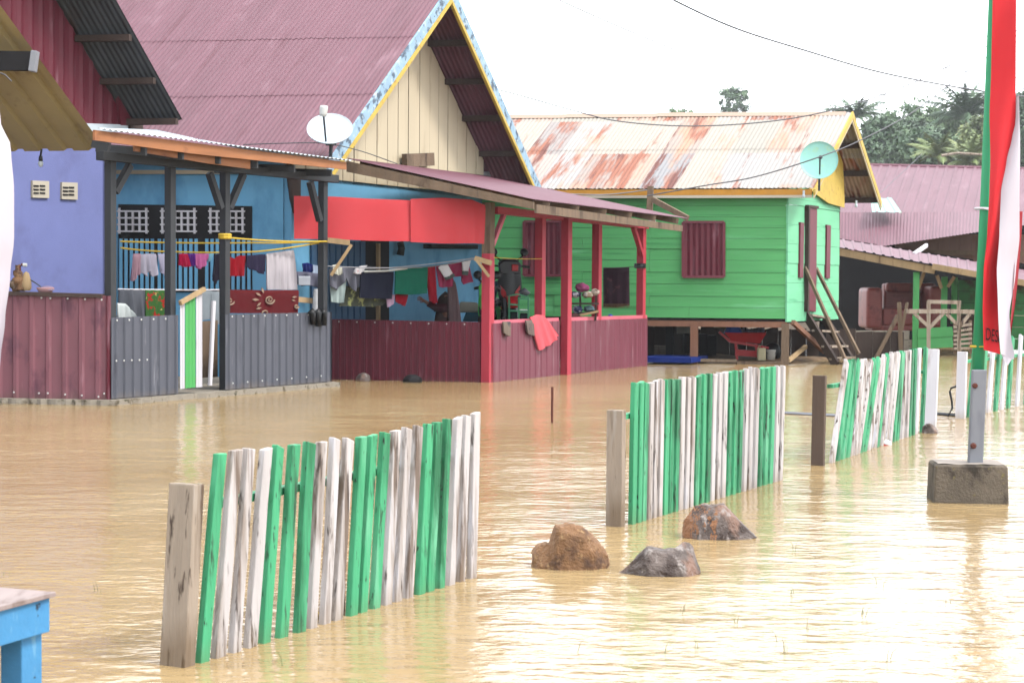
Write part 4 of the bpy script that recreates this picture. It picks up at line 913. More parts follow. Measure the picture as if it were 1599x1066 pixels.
for x, y in ((1522.5, 602), (1520.5, 696)):
    mb = MB(); q = at(x, y, D_+.1); mb.lathe(q, [(0, .014), (.012, .014), (.018, .004), (.02, -.02)], V((-.12, -1, 0)), 10); obj('bolt', mb, mt['rust'], fpole)
mb = MB(); pa, pc = at(1526, 600, D_+.18), at(1551, -30, D_+.25)
pe = pa+(pc-pa)*1.55
mb.tube([pa, pa.lerp(pe, .3)+V((.008, 0, 0)), pa.lerp(pe, .6)+V((.004, 0, 0)), pe], .041, 14, .024); obj('pole', mb, mt['pole_green'], fpole, smooth=True)
for x, y, x2, y2 in ((1524, 541, 1538, 541), (1531, 326, 1545, 328)):
    mb = MB(); q = at(x+2, y, D_+.2); mb.lathe(q, [(.046, -.008), (.05, 0), (.046, .008)], (pc-pa), 12); mb.tube([q+V((0, -.05, 0)), at(x2, y2, D_+.12)], .004, 5); obj('tie', mb, mt['rope'] if y > 400 else mt['picket_bright'], fpole)
# red and white banner; each row of the survey: y, left, fold, outer edge
FR = [(-420, 1567, 1585, 1606), (-200, 1558, 1586, 1602), (0, 1550, 1587, 1590), (100, 1548, 1586.5, 1590), (185, 1545, 1586, 1592), (215, 1546, 1580, 1593), (250, 1546.5, 1572, 1593), (300, 1545, 1563, 1592), (367, 1541.5, 1560.5, 1592), (422, 1536, 1556.5, 1586), (484, 1534.5, 1558.5, 1576), (520, 1535.5, 1560, 1579), (546, 1536, 1562, 1584), (553, 1537, 1563.5, 1583)]
FR += []
def frow(y, k):
    for a, b in zip(FR[:-1], FR[1:]):
        if a[0] <= y <= b[0]:
            f = (y-a[0])/(b[0]-a[0]); f = f*f*(3-2*f)*.5+f*.5; return a[k]+(b[k]-a[k])*f
    return FR[-1][k]
def fpt(x, y, a, fold=0): return at(x, y, D_+.07+.035*sin(a*3.0+y*.012)-.03*sin(y*.021+1)*a+fold)
fl = thing('banner', at(1558, 553, D_), 'tall red and white banner lashed along the green flagpole', 'banner')
def strip(nm, k0, k1, y0, y1, mat, fold, tilt=0, ys=60):
    mb = MB()
    def fn(a, b):
        y = y0+(y1-y0)*b; x = frow(y, k0)+(frow(y, k1)-frow(y, k0))*a
        return fpt(x, y+tilt*a*b, a if k0 == 1 else a*.8, fold(a, b))
    n0 = len(mb.v); mb.grid(fn, 10, ys); nv = len(mb.v)
    return obj(nm, mb, mat, fl, smooth=True)
red = strip('red_half', 1, 2, -420, 546, mt['flag_red'], lambda a, b: -.012*sin(a*pi), 7)
wht = strip('white_half', 2, 3, 150, 553, mt['flag_white'], lambda a, b: -.02-.03*a*sin(b*9)*.6, 8)
mb = MB(); tl = [(1563, 552), (1583, 556), (1574, 570), (1570, 566)]
mb.add([fpt(x, y, .5, -.022) for x, y in tl], [(0, 1, 2, 3)]); obj('white_tail', mb, mt['flag_white'], fl)
mb = MB()
mb.grid(lambda a, b: fpt((1586-10*b*b)+(11-8*b)*a, 330+190*b, a, .05+.02*a), 4, 20); obj('back_fold', mb, mt['flag_red_shaded'], fl, smooth=True)
cu = bpy.data.curves.new('letters', 'FONT'); cu.body = 'DESA'; cu.size = 1; cu.shear = .15; cu.space_character = 1.02
tmpo = bpy.data.objects.new('letters_tmp', cu); S.collection.objects.link(tmpo); bpy.context.view_layer.update()
tme = bpy.data.meshes.new_from_object(tmpo.evaluated_get(bpy.context.evaluated_depsgraph_get())); bpy.data.objects.remove(tmpo)
wx = max(v.co.x for v in tme.vertices); hx = max(v.co.y for v in tme.vertices); mb = MB()
def let(v):
    a, b = v.co.x/wx, v.co.y/hx
    x = 1538.5+27.5*a; y = 530-19*b+6*a
    l_, r_ = frow(y, 1), frow(y, 2); a = min(1, max(0, (x-l_)/(r_-l_)))
    return fpt(l_+(r_-l_)*a, y, a, -.012*sin(a*pi)-.012)
mb.add([let(v) for v in tme.vertices], [tuple(p.vertices) for p in tme.polygons]); obj('printed_letters', mb, mt['ink'], red)
# second banner, only its pale edge reaches into the picture
lf = thing('banner', at(-20, 575, 6.4), 'white banner edge hanging close by at the extreme left', 'banner')
EDGE = [(60, -6), (150, -3), (190, 1), (230, 17), (300, 22), (370, 22), (430, 16), (500, 8), (560, 1), (600, -4)]
def ed(y):
    for a, b in zip(EDGE[:-1], EDGE[1:]):
        if a[0] <= y <= b[0]:
            f = (y-a[0])/(b[0]-a[0]); f = f*f*(3-2*f); return a[1]+(b[1]-a[1])*f
    return -6
mb = MB(); mb.grid(lambda a, b: at(-60+(ed(60+540*b)+60)*a, 60+540*b, 6.4+.05*sin(a*5+b*4)), 12, 40); obj('white_half', mb, mt['flag_white'], lf, smooth=True)
mb = MB(); mb.grid(lambda a, b: at(-110+50*a, 60+540*b, 6.45+.03*sin(a*4+b*5)), 6, 30); obj('red_half', mb, mt['flag_red'], lf, smooth=True)
q = at(-118, 700, 6.5); lp_ = thing('flagpole', V((q.x, q.y, -.3)), 'green flagpole of the white banner at the extreme left', 'flagpole')
mb = MB(); mb.tube([V((q.x, q.y, -.3)), V((q.x-.03, q.y, 3.2))], .04, 10, .025); obj('pole', mb, mt['pole_green'], lp_)

# ================================================================== rocks
def rock(label, x0, x1, ytop, ybase, d, depth_, prof, mat, seed, rot=0, group='rocks in the water'):
    b0, b1 = at(x0, ybase, d), at(x1, ybase, d); c = (b0+b1)/2; c.z = -.02; rx = (b1.x-b0.x)/2; rz = at((x0+x1)/2, ytop, d).z+.02
    bm = bmesh.new(); bmesh.ops.create_icosphere(bm, subdivisions=6 if x1-x0 > 60 else 4, radius=1); rng = random.Random(seed); cuts = []
    for _ in range(26):
        n_ = V((rng.gauss(0, 1), rng.gauss(0, 1), rng.gauss(0, .9))).normalized(); cuts.append((n_, rng.uniform(.92, 1.2)))
    def pf(x):
        for a, b in zip(prof[:-1], prof[1:]):
            if a[0] <= x <= b[0]: return a[1]+(b[1]-a[1])*(x-a[0])/(b[0]-a[0])
        return prof[-1][1]
    R_ = Matrix.Rotation(rot, 3, 'Z'); mb = MB(); vs = []
    for v in bm.verts:
        p = V((math.copysign(abs(v.co.x)**.62, v.co.x), math.copysign(abs(v.co.y)**.7, v.co.y), math.copysign(abs(v.co.z)**.38, v.co.z)))
        for n_, k_ in cuts:
            e = p.dot(n_)-k_
            if e > 0: p -= n_*e*.9
        p += v.co*(.07*noise.noise(p*2+V((seed, 0, 0)))+.05*noise.noise(p*4.5+V((seed, 3, 0)))+.03*abs(noise.noise(p*9))+.014*noise.noise(p*26))
        h_ = pf(max(-1, min(1, p.x)))
        vs.append(c+R_ @ V((p.x*rx, p.y*depth_*(.6+.4*h_), p.z*rz*(h_ if p.z > 0 else 1)*1.08)))
    mb.add(vs, [tuple(v.index for v in f.verts) for f in bm.faces]); bm.free()
    return tag(obj('rock', mb, mat, smooth=True), label, 'rock', group)
rock('brown rounded rock with a notch near its left end, before the middle fence', 830, 950, 819, 876, 8.85, .15, ((-1, .5), (-.82, .62), (-.62, .6), (-.55, .56), (-.42, .95), (-.1, 1), (.3, .9), (.75, .62), (1, .5)), mt['rock_brown'], 3, .05)
rock('low dark grey rock with raised right end, nearest of the three before the middle fence', 966, 1092, 847, 890, 8.65, .13, ((-1, .2), (-.6, .5), (-.3, .8), (.1, .72), (.4, .78), (.6, 1), (.85, .95), (1, .6)), mt['rock_grey'], 11, -.05)
rock('grey wedge rock with rusty face, sloping down to the right at the middle fence', 1067, 1180, 789, 832, 9.9, .14, ((-1, .8), (-.75, 1), (-.3, .92), (.1, .95), (.4, .68), (.7, .42), (1, .2)), [mt['rock_grey'], mt['rock_rust']], 23, -.1)
rr_ = bpy.data.objects['rock.002']
for p in rr_.data.polygons: p.material_index = 1 if p.normal.x < -.35+.25*noise.noise(p.center*30) else 0
rock('small grey stone at the water line below the maroon half wall', 556, 578, 582, 595, 25.2, .08, ((-1, .7), (0, 1), (1, .8)), mt['rock_grey'], 31)
rock('black wet stone at the water line below the maroon half wall', 629, 659, 585, 600, 25.0, .1, ((-1, .8), (-.3, 1), (.4, .9), (1, .7)), mt['dark_int'], 37)
rock('dark flat stone at the foot of the white end post of the leaning fence', 1440, 1466, 662, 672, 17.0, .07, ((-1, .9), (0, 1), (1, .5)), mt['rock_grey'], 41)

# ================================================================== blue table corner
tc = at(87.5, 923.4, 4.88); tz_ = tc.z
da = V((-.363, -.932, 0)).normalized(); db = V((-.932, .363, 0)).normalized(); na_ = -db
tb = thing('table', tc+da*.6+db*.4-Z*(tz_+.3), 'blue painted table with worn grey top at the near left corner', 'table')
mb = MB(); mb.prism([tc, tc+da*1.3, tc+da*1.3+db*.8, tc+db*.8], Z*-.013); obj('tabletop', mb, mt['table_top'], tb, bevel=.002)
i_ = tc+da*.012+db*.012-Z*.0135
for nm, a, b, vec in (('apron', i_, i_+da*1.27, db*.022), ('apron', i_+db*.024, i_+db*.76, da*.022), ('apron', i_+db*.76+da*.024, i_+db*.76+da*1.27, db*-.022)):
    mb = MB(); mb.prism([a, b, b-Z*.095, a-Z*.095], vec); obj(nm, mb, mt['table_blue'], tb, bevel=.003)
for o_ in (da*.06+db*.07, da*1.2+db*.07, da*1.2+db*.7, da*.06+db*.7):
    q = tc+o_; mb = MB(); top_ = tz_-.11 if o_.length < .1 else tz_-.02; h_ = (top_+.3)/2
    mb.box(V((q.x, q.y, top_-h_)), da*.045, db*.035, Z*h_); obj('leg', mb, mt['table_blue'], tb, bevel=.004)

# ================================================================== washing on the lines
WL = 'washing on the porch lines'
def cloth(name, label, cat, pl, cols, mat, amp=.02, nv=10, fold=3.0, parent=None, tops=None, off=0.0, sub=5, th=.012):
    cols = [(V((*a, 0)), V((*b, 0))) for a, b in cols]; n_ = len(cols)-1
    ph_ = random.uniform(0, 6)
    def fn(s_):
        def f(a, b):
            q = a*n_; i = min(int(q), n_-1); f_ = q-i
            T = cols[i][0].lerp(cols[i+1][0], f_); Bt = cols[i][1].lerp(cols[i+1][1], f_)
            p = T.lerp(Bt, b)
            return pl.at(p.x, p.y)+pl.n*(off+amp*(.3+b)*(sin(a*fold*6.28+ph_)+.5*sin(a*fold*11+2*ph_+b*2))+s_*th*(1 if b > 0 else .2))
        return f
    nu = n_*sub; mb = MB(); mb.grid(fn(1), nu, nv); mb.grid(fn(-1), nu, nv)
    M1 = (nu+1)*(nv+1); ring = [i for i in range(nu+1)]+[j*(nu+1)+nu for j in range(1, nv+1)]+[nv*(nu+1)+i for i in range(nu-1, -1, -1)]+[j*(nu+1) for j in range(nv-1, 0, -1)]
    k0 = len(mb.v); mb.v += [V(mb.v[i]) for i in ring]+[V(mb.v[i+M1]) for i in ring]; nr = len(ring)
    for i in range(nr): mb.f.append((k0+i, k0+(i+1) % nr, k0+nr+(i+1) % nr, k0+nr+i))
    o = obj(name, mb, mat, parent, smooth=True, recalc=True)
    if parent is None: tag(o, label, cat, WL)
    return o
L1 = Pl(at(205, 400, 21.7), at(520, 400, 24.2)); facing(L1)
L0 = Pl(at(180, 450, 21.2), at(500, 450, 24.05)); facing(L0)
L2 = Pl(at(480, 440, 24.45), at(745, 420, 25.9)); facing(L2)
L3 = L2.off(L2.n*.16); facing(L3)
cl = cloth
c = CL
cl('vest', 'pale pink sleeveless vest, first garment from the charcoal corner post', 'vest', L1, [((208, 396), (205, 438)), ((213, 396), (208, 439)), ((219, 396), (216, 428))], c('pale_pink_cotton', (214, 170, 184)))
cl('singlet', 'greyish white singlet with looped straps on the yellow line', 'singlet', L1, [((220, 397), (219, 424)), ((226, 396.5), (229, 432)), ((231, 396), (232, 423)), ((238, 396), (239, 432)), ((244, 396.5), (248, 426))], c('grey_white_cotton', (214, 206, 222)))
cl('shirt', 'lilac white shirt beside the second charcoal post', 'shirt', L1, [((245, 396.5), (249, 422)), ((254, 396), (255, 431)), ((260, 396), (261, 422)), ((267, 396), (267, 424))], c('lilac_white_cotton', (220, 214, 240)), off=.02)
cl('towel', 'crimson cloth on the line next to the purple one', 'cloth', L1, [((280, 396), (281, 414)), ((287, 396), (288, 417)), ((293, 396), (297, 416))], c('crimson_cotton', (214, 36, 84)))
cl('towel', 'small purple cloth between the crimson and the pink one', 'cloth', L1, [((292, 396), (296, 414)), ((298, 396), (299, 416)), ((304, 396), (303, 413))], c('purple_cotton', (110, 50, 150)), off=.015)
cl('towel', 'rounded bright pink cloth on the yellow line', 'cloth', L1, [((303, 396), (304, 414)), ((310, 396), (311, 420)), ((318, 396), (318, 416)), ((325, 396), (324, 404))], c('bright_pink_cotton', (222, 116, 176)))
cl('towel', 'small light blue cloth beside the black jacket', 'cloth', L1, [((325, 396), (325, 409)), ((334, 396), (331, 405))], c('light_blue_cotton', (140, 196, 220)))
cl('jacket', 'black jacket with hanging cords beside the third charcoal post', 'jacket', L1, [((335, 398), (331, 432)), ((340, 396), (337, 444)), ((345, 396), (344, 425))], c('black_fleece', (46, 42, 56)))
cl('shirt', 'dark red shirt behind the third charcoal post', 'shirt', L1, [((345, 399), (344, 430)), ((354, 398), (354, 431)), ((366, 404), (366, 431)), ((372, 399), (374, 431)), ((384, 399), (382, 431))], c('dark_red_cotton', (160, 24, 38)))
cl('trousers', 'navy trousers with a pink seam folded over the line', 'trousers', L1, [((384, 399), (383, 416)), ((398, 398), (399, 423)), ((408, 397), (409, 428)), ((414, 397), (412, 424))], c('navy_cotton', (52, 46, 72)))
cl('bed_sheet', 'long grey white striped cloth hanging in folds before the blue wall', 'cloth', L1, [((415, 396), (415, 452)), ((430, 394), (430, 452)), ((445, 392), (446, 452.5)), ((457, 390.5), (461, 452))], c('striped_grey_cotton', (208, 200, 206), var=.16, scale=26, st=(1, 1, .03)), amp=.035, fold=5)
cl('trousers', 'charcoal grey cloth low on the rail beside the flowered green towel', 'cloth', L0, [((187, 452), (186, 478)), ((200, 452), (202, 487)), ((215, 452.5), (216, 494)), ((226, 453), (226, 494))], c('charcoal_cotton', (104, 106, 114)), amp=.03)
cl('pillow_case', 'white cloth heaped behind the first grey wall panel', 'cloth', L0.off(L0.n*.12), [((183, 473), (182, 497)), ((196, 474), (198, 497)), ((209, 488), (210, 497))], c('white_cotton', (226, 232, 230)), amp=.03)
mt['flower_towel'] = c('green_flowered_towel', (62, 106, 52), spots=[((176, 42, 40), 8, (1, 1, 1), .55, .58), ((200, 190, 120), 15, (1, 1, 1), .68, .71)])
cl('towel', 'green towel with red flowers low on the rail', 'towel', L0, [((226, 452), (226, 494)), ((245, 452), (245, 493)), ((268, 452.5), (268, 493))], mt['flower_towel'], amp=.012)
cl('towel', 'grey green towel low on the rail between the gate and the third post', 'towel', L0, [((312, 453), (312, 500)), ((328, 453), (329, 498)), ((331, 455), (331, 505)), ((346, 455), (345, 506))], c('grey_green_towel', (150, 158, 164)), amp=.012)
car = cl('carpet', 'maroon carpet with pale leaf and spiral pattern hung over the rail', 'carpet', L0.off(L0.n*.04), [((352, 452), (352, 489)), ((400, 453), (400, 489)), ((466, 453), (465, 489))], c('maroon_carpet', (104, 34, 38)), amp=.008)
Lc = L0.off(L0.n*.075); facing(Lc)
def motif(pts, w_): return [Lc.at(*p) for p in pts]
mb = MB()
def spiral(cx, cy, r, turns):
    mb.tube([Lc.at(cx+r*(1-i/26)*cos(i*turns*.24), cy+r*.95*(1-i/26)*sin(i*turns*.24)) for i in range(24)], .012, 5, .008)
spiral(421, 468, 7.5, 2); spiral(415, 489, 9, 1.4); spiral(359, 470, 7, 1.6); spiral(463, 478, 4, 1.4)
for lx, ly, a, l in ((408, 462, 2.6, 10), (405, 468, 3.1, 11), (408, 472, 3.9, 9), (412, 458, 1.9, 10), (409, 480, 3.4, 9), (464, 463, 3.3, 8), (462, 470, 2.8, 7)):
    k_ = [(lx, ly), (lx+cos(a+.35)*l*.55, ly-sin(a+.35)*l*.55), (lx+cos(a)*l, ly-sin(a)*l), (lx+cos(a-.35)*l*.55, ly-sin(a-.35)*l*.55)]
    mb.prism([Lc.at(*p) for p in k_], Lc.n*-.006)
obj('leaf_pattern', mb, c('beige_pile', (176, 150, 130)), car)
mb = MB(); mb.bar(L0.at(344, 456)-L0.n*.03, L0.at(505, 471)-L0.n*.03, .05, .07); tag(obj('drying_rail', mb, mt['pale_wood']), 'brown timber drying rail carrying the maroon carpet', 'rail')
cl('towel', 'narrow white printed towel beside the fourth charcoal post', 'towel', L0.off(L0.n*.05), [((491, 451), (489, 488)), ((503, 451), (502, 488))], c('white_printed_towel', (226, 226, 230), spots=[((150, 150, 160), 14, (1, 1, .6), .64, .68)]), amp=.005)
gl = thing('work_gloves', PW.at(490, 508)+PW.n*.05, 'black gloves draped over the top of the grey wall panel', 'gloves', WL)
for x, yb in ((481, 506), (490, 509), (499, 507)):
    mb = MB(); n_ = 5
    mb.tube([PW.at(x-1, 485)+PW.n*.04, PW.at(x, 489)+PW.n*.07, PW.at(x, 497)+PW.n*.07, PW.at(x+1, yb)+PW.n*.06], .055, 10, .035); obj('glove', mb, mt['black_pl'], gl, smooth=True)
# coral porch lines
cl('shorts', 'navy blue shorts on the line behind the fourth charcoal post', 'shorts', L2, [((477, 411), (478, 424)), ((485, 410), (486, 426)), ((493, 413), (492, 424))], c('royal_navy_cotton', (38, 48, 112)), off=-.1)
cl('cloth', 'small pale blue cloth next to the navy shorts', 'cloth', L2, [((493, 413), (493, 427)), ((505, 415), (505, 430))], c('pale_blue_cotton', (200, 216, 240)), off=-.12)
g1 = cl('trousers', 'slate grey trousers bundled over the line, pale patch on the thigh', 'trousers', L2, [((461, 424), (463, 444)), ((472, 424), (474, 447)), ((484, 425), (486, 445)), ((496, 427), (497, 449)), ((506, 425), (506, 452))], c('slate_cotton', (112, 112, 130)), amp=.04, off=-.02)
cl('patch', None, None, L2, [((463, 431), (463, 445)), ((481, 431), (481, 445))], c('pale_patch', (188, 192, 202)), parent=g1, off=.06, amp=.002)
g2 = cl('school_shirt', 'grey shirt with pale collar spread on the line right of the charcoal post', 'shirt', L2, [((514, 420), (515, 447)), ((524, 418), (528, 453)), ((538, 417), (540, 433)), ((552, 420), (552, 455)), ((562, 424), (560, 448))], c('mid_grey_cotton', (116, 116, 128)), amp=.035)
cl('collar', None, None, L2, [((515, 414), (517, 426)), ((522, 413), (525, 430)), ((530, 417), (530, 427))], c('cream_cotton', (224, 222, 206)), parent=g2, off=.07, amp=.015)
cl('collar', None, None, L2, [((551, 420), (550, 427)), ((560, 415), (559, 428)), ((571, 414), (566, 421))], c('white_red_cotton', (226, 222, 224), spots=[((200, 90, 100), 9, (1, 1, 1), .62, .66)]), parent=g2, off=.06, amp=.015)
cl('scarf', 'pale grey green cloth hanging in a point under the grey shirt', 'cloth', L3.off(L3.n*-.22), [((515, 446), (516, 471)), ((528, 444), (529, 473)), ((541, 432), (536, 472))], c('pale_green_grey_cotton', (176, 192, 190)), amp=.02)
cl('blanket', 'dark plaid cloth with yellow checks hanging behind the black cloth', 'blanket', L2.off(L2.n*-.15), [((540, 446), (529, 478)), ((562, 448), (556, 478)), ((590, 462), (582, 479)), ((610, 463), (598, 476))], c('olive_plaid', (92, 96, 84), spots=[((196, 200, 130), 9, (1, 1, .8), .58, .64)]), amp=.02)
cl('cloth', 'square black cloth on the coral porch line', 'cloth', L2, [((562, 425), (559, 465)), ((587, 425), (585, 466)), ((613, 424), (610, 467))], c('black_cotton', (34, 36, 52)), amp=.015, off=.03)
cl('cloth', 'dark green cloth on the line beside the black one', 'cloth', L2, [((615, 421), (614, 459)), ((640, 419), (641, 460)), ((666, 417), (664, 458))], c('bottle_green_cotton', (24, 106, 84)), amp=.02, off=.03)
cl('cloth', 'small pale pink cloth peeping out under the green one', 'cloth', L2, [((606, 460), (608, 480)), ((619, 460), (617, 474))], c('faded_pink_cotton', (206, 170, 196)), off=-.05)
cl('cloth', 'small dark red cloth peeping out under the green one', 'cloth', L2, [((620, 459), (619, 471)), ((640, 459), (634, 478))], c('deep_red_cotton', (146, 20, 36)), off=-.05)
cl('scarf', 'long dark red scarf narrowing downward beside the green cloth', 'scarf', L2, [((665, 418), (673, 470)), ((673, 416), (678, 474)), ((680, 416), (683, 472))], c('wine_cotton', (168, 26, 48)), amp=.025)
un = cl('uniform', 'maroon uniform with white cuffs on the coral porch line', 'uniform', L2, [((679, 416), (684, 448)), ((690, 414), (693, 449)), ((700, 411), (704, 447)), ((706, 410), (707, 433)), ((716, 409), (717, 431)), ((722, 409), (724, 444)), ((730, 410), (735, 440))], c('raspberry_cotton', (164, 56, 92)), amp=.03, off=.02)
cl('cuff', None, None, L2, [((679, 418), (689, 434)), ((683, 414), (694, 432)), ((693, 413), (700, 427))], c('bright_white_cotton', (240, 238, 242)), parent=un, off=.1, amp=.008)
cl('cuff_band', None, None, L2, [((688, 433), (690, 437)), ((695, 431), (697, 435)), ((702, 427), (704, 431))], c('dark_grey_band', (84, 96, 92)), parent=un, off=.11, amp=.004)
cl('cuff', None, None, L2, [((716, 409), (717, 423)), ((722, 407), (722, 424)), ((729, 406), (725, 424))], mt.setdefault('bwc', bpy.data.materials['bright_white_cotton']), parent=un, off=.1, amp=.008)
cl('cuff_band', None, None, L2, [((716, 423), (716, 429)), ((725, 423), (724, 430))], bpy.data.materials['dark_grey_band'], parent=un, off=.11, amp=.004)
cl('dress', 'long plain brown dress hanging below the maroon uniform', 'dress', L2.off(L2.n*-.25), [((699, 440), (700, 502)), ((706, 432), (708, 502)), ((711, 442), (720, 502))], c('taupe_cotton', (126, 102, 104)), amp=.03)
for cols_, lab, o_ in (([((459, 306), (459, 373)), ((520, 307), (520, 373.5)), ((580, 310.5), (582, 376)), ((646, 313), (643, 377))], 'faded coral red sheet under the porch eave, beside the charcoal post', 0),
                       ([((640, 311), (640, 378)), ((690, 309), (692, 380.5)), ((735, 312), (738, 380)), ((757, 321), (757, 381))], 'bright coral red sheet under the porch eave, beside the bare corner post', .05)):
    o = cl('hanging_sheet', lab, 'sheet', RPl, cols_, mt['red_panel'], amp=.014, fold=2.0, off=o_, th=.006)
    o['group'] = 'coral red sheets under the porch eave'
# lines and rods
def line(name, label, pts, r, mat, cat='rope'):
    mb = MB(); mb.tube(pts, r, 5); return tag(obj(name, mb, mat), label, cat)
def sag(a, b, s_, n_=10): return [a.lerp(b, i/n_)-Z*s_*4*(i/n_)*(1-i/n_) for i in range(n_+1)]
p3 = PW.at(358, 371)-PW.n*.02
line('clothes_line', 'yellow rope from the lavender house corner to the third charcoal post, upper strand', sag(L1.at(188, 377), L1.at(392, 379), .01)+sag(L1.at(392, 379), PW.at(508, 377)-PW.n*.08, .01)[1:], .011, mt['rope'])
line('clothes_line', 'yellow rope carrying the vests and shirts along the charcoal porch', sag(L1.at(188, 387), L1.at(270, 393), .01)+sag(L1.at(270, 393), L1.at(400, 393), .01)[1:]+sag(L1.at(400, 393), PW.at(508, 379)-PW.n*.1, .01)[1:], .011, mt['rope'])
line('clothes_line', 'yellow rope running from the knot on the third charcoal post to the fourth', sag(p3, PW.at(510, 377)+PW.n*.01, .02), .011, mt['rope'])
mb = MB(); mb.lathe(PW.at(358.5, 369)-PW.n*.07, [(.075, -.035), (.085, -.02), (.08, 0), (.085, .02), (.075, .035)], Z, 10); tag(obj('rope_knot', mb, mt['rope']), 'yellow rope wound round the third charcoal post', 'rope')
line('clothes_line', 'white line carrying the coral porch washing', sag(PW.at(512, 415)-PW.n*.1, L2.at(665, 417), .02)+sag(L2.at(665, 417), at(743, 404, 24.95), .01)[1:], .008, mt['cable_pale'])
line('clothes_line', 'thin upper line before the blue wall above the washing', sag(L2.at(560, 420), at(744, 402, 25.0), .03), .006, mt['cable_pale'])
line('clothes_line', 'thin line from the corner post toward the green house window', sag(at(771, 402, 25.0), at(846, 404, 26.6), .01), .005, mt['rope'])
line('clothes_line', 'white line low across the charcoal porch carrying the towels', sag(L0.at(184, 451.5), L0.at(345, 452.5), .005), .01, mt['picket_bright'])
line('hanger_rod', 'white rod on the coral porch line above the black cloth', [L2.at(566, 424)+L2.n*.05, L2.at(600, 423)+L2.n*.05, L2.at(633, 419)+L2.n*.05], .014, mt['white_pl'], 'rod')
# things on the coral porch wall
PSr = PS.off(PS.n*.05); facing(PSr)
cl('towel', 'coral pink towel thrown over the side wall rail of the red porch', 'towel', PSr, [((828, 495), (842, 547)), ((838, 491), (853, 541)), ((848, 492), (864, 534)), ((856, 501), (872, 524))], c('coral_towel', (248, 112, 122)), amp=.015)
for pts, lab, cc in ((((785, 502), (787, 520), (797, 502), (796, 525)), 'grey brown sock draped over the rail near the corner post', (140, 124, 112)), (((820, 500), (823, 520), (832, 498), (834, 524)), 'grey brown sock draped over the rail beside the coral towel', (132, 116, 110))):
    (a, b, d, e) = pts; cl('sock', lab, 'sock', PSr, [(a, b), (((a[0]+d[0])/2, a[1]), ((b[0]+e[0])/2, (b[1]+e[1])/2+1)), (d, e)], c('sock_'+str(a[0]), cc, spots=[((84, 86, 90), 5, (1, 1, 1), .55, .6)]), amp=.008)
cl('rug', 'dark brown rug with fringed lower edge hanging before the green wall', 'rug', Pl(at(942, 450, 29.4), at(983, 450, 29.3)), [((942, 418.5), (942, 479)), ((962, 418), (962, 480)), ((982.5, 416.5), (983, 477))], c('dark_brown_rug', (60, 40, 52), spots=[((90, 58, 66), 7, (1, 1, 1), .6, .66)]), amp=.012)
mb = MB(); rf = Pl(at(942, 450, 29.37), at(983, 450, 29.27))
for i in range(28): mb.bar(rf.at(942.5+i*1.47, 474), rf.at(942.5+i*1.47+random.uniform(-.5, .5), 482-i*.04), .012, .006)
tag(obj('rug_fringe', mb, c('tan_fringe', (120, 96, 70))), kind=None); fg = bpy.data.objects['rug_fringe']; rg = bpy.data.objects['rug']; fg.parent = rg; fg.location = LOC['rug_fringe']-LOC['rug']
line('clothes_line', 'thin line holding the brown rug under the coral porch', sag(at(942, 418, 29.35), at(1004, 415, 29.25), .01), .006, mt['cable'])

# ================================================================== person under the uniform
def skin(joints, edges, root, sub=2):
    # joints: name -> (point, radius); one connected skin-modifier body, returned as MB
    names = list(joints); me = bpy.data.meshes.new('skin_tmp')
    me.from_pydata([joints[n][0] for n in names], [(names.index(a), names.index(b)) for a, b in edges], [])
    o = bpy.data.objects.new('skin_tmp', me); S.collection.objects.link(o)
    sk = o.modifiers.new('s', 'SKIN'); sk.use_smooth_shade = True
    for i, n in enumerate(names):
        d = me.skin_vertices[0].data[i]; r = joints[n][1]; d.radius = r if isinstance(r, tuple) else (r, r); d.use_root = (n == root)
    sm = o.modifiers.new('d', 'SUBSURF'); sm.levels = sub; sm.render_levels = sub
    bpy.context.view_layer.update(); dg = bpy.context.evaluated_depsgraph_get(); m2 = bpy.data.meshes.new_from_object(o.evaluated_get(dg))
    mb = MB(); mb.add([v.co.copy() for v in m2.vertices], [tuple(p.vertices) for p in m2.polygons]); bpy.data.objects.remove(o); return mb
pq = at(692, 560, 26.55); fz = .03
pe_ = thing('person', V((pq.x, pq.y, fz)), 'person in dark headscarf and brown dress behind the maroon half wall, one arm stretched out', 'person')
def W(x, y, z): return V((pq.x+x, pq.y+y, fz+z))        # x right, y away, z up; facing right
J = {'pelvis': (W(.02, 0, .66), (.13, .12)), 'spine': (W(.04, -.01, .78), (.11, .1)), 'chest': (W(.05, -.02, .93), (.125, .1)), 'neck': (W(.05, -.03, 1.03), .05), 'head': (W(.045, -.05, 1.1), (.078, .07)), 'crown': (W(.03, -.05, 1.19), (.07, .066)),
     'face': (W(.085, -.075, 1.085), (.05, .05)), 'nose': (W(.142, -.095, 1.09), .011), 'chin': (W(.095, -.085, 1.03), .028),
     'sh1': (W(.03, -.15, .98), .055), 'el1': (W(-.12, -.2, 1.0), .04), 'wr1': (W(-.24, -.24, 1.07), .027), 'pa1': (W(-.285, -.255, 1.1), (.03, .016)),
     'sh2': (W(.07, .13, .98), .055), 'el2': (W(.16, .14, .78), .042), 'wr2': (W(.2, .02, .68), .028), 'pa2': (W(.22, -.02, .66), (.03, .016)),
     'hip1': (W(.02, -.08, .58), .085), 'kn1': (W(.03, -.08, .33), .058), 'an1': (W(.0, -.08, .06), .036), 'to1': (W(.1, -.1, .03), .03),
     'hip2': (W(.02, .08, .58), .085), 'kn2': (W(.05, .08, .33), .058), 'an2': (W(.02, .08, .06), .036), 'to2': (W(.12, .08, .03), .03)}
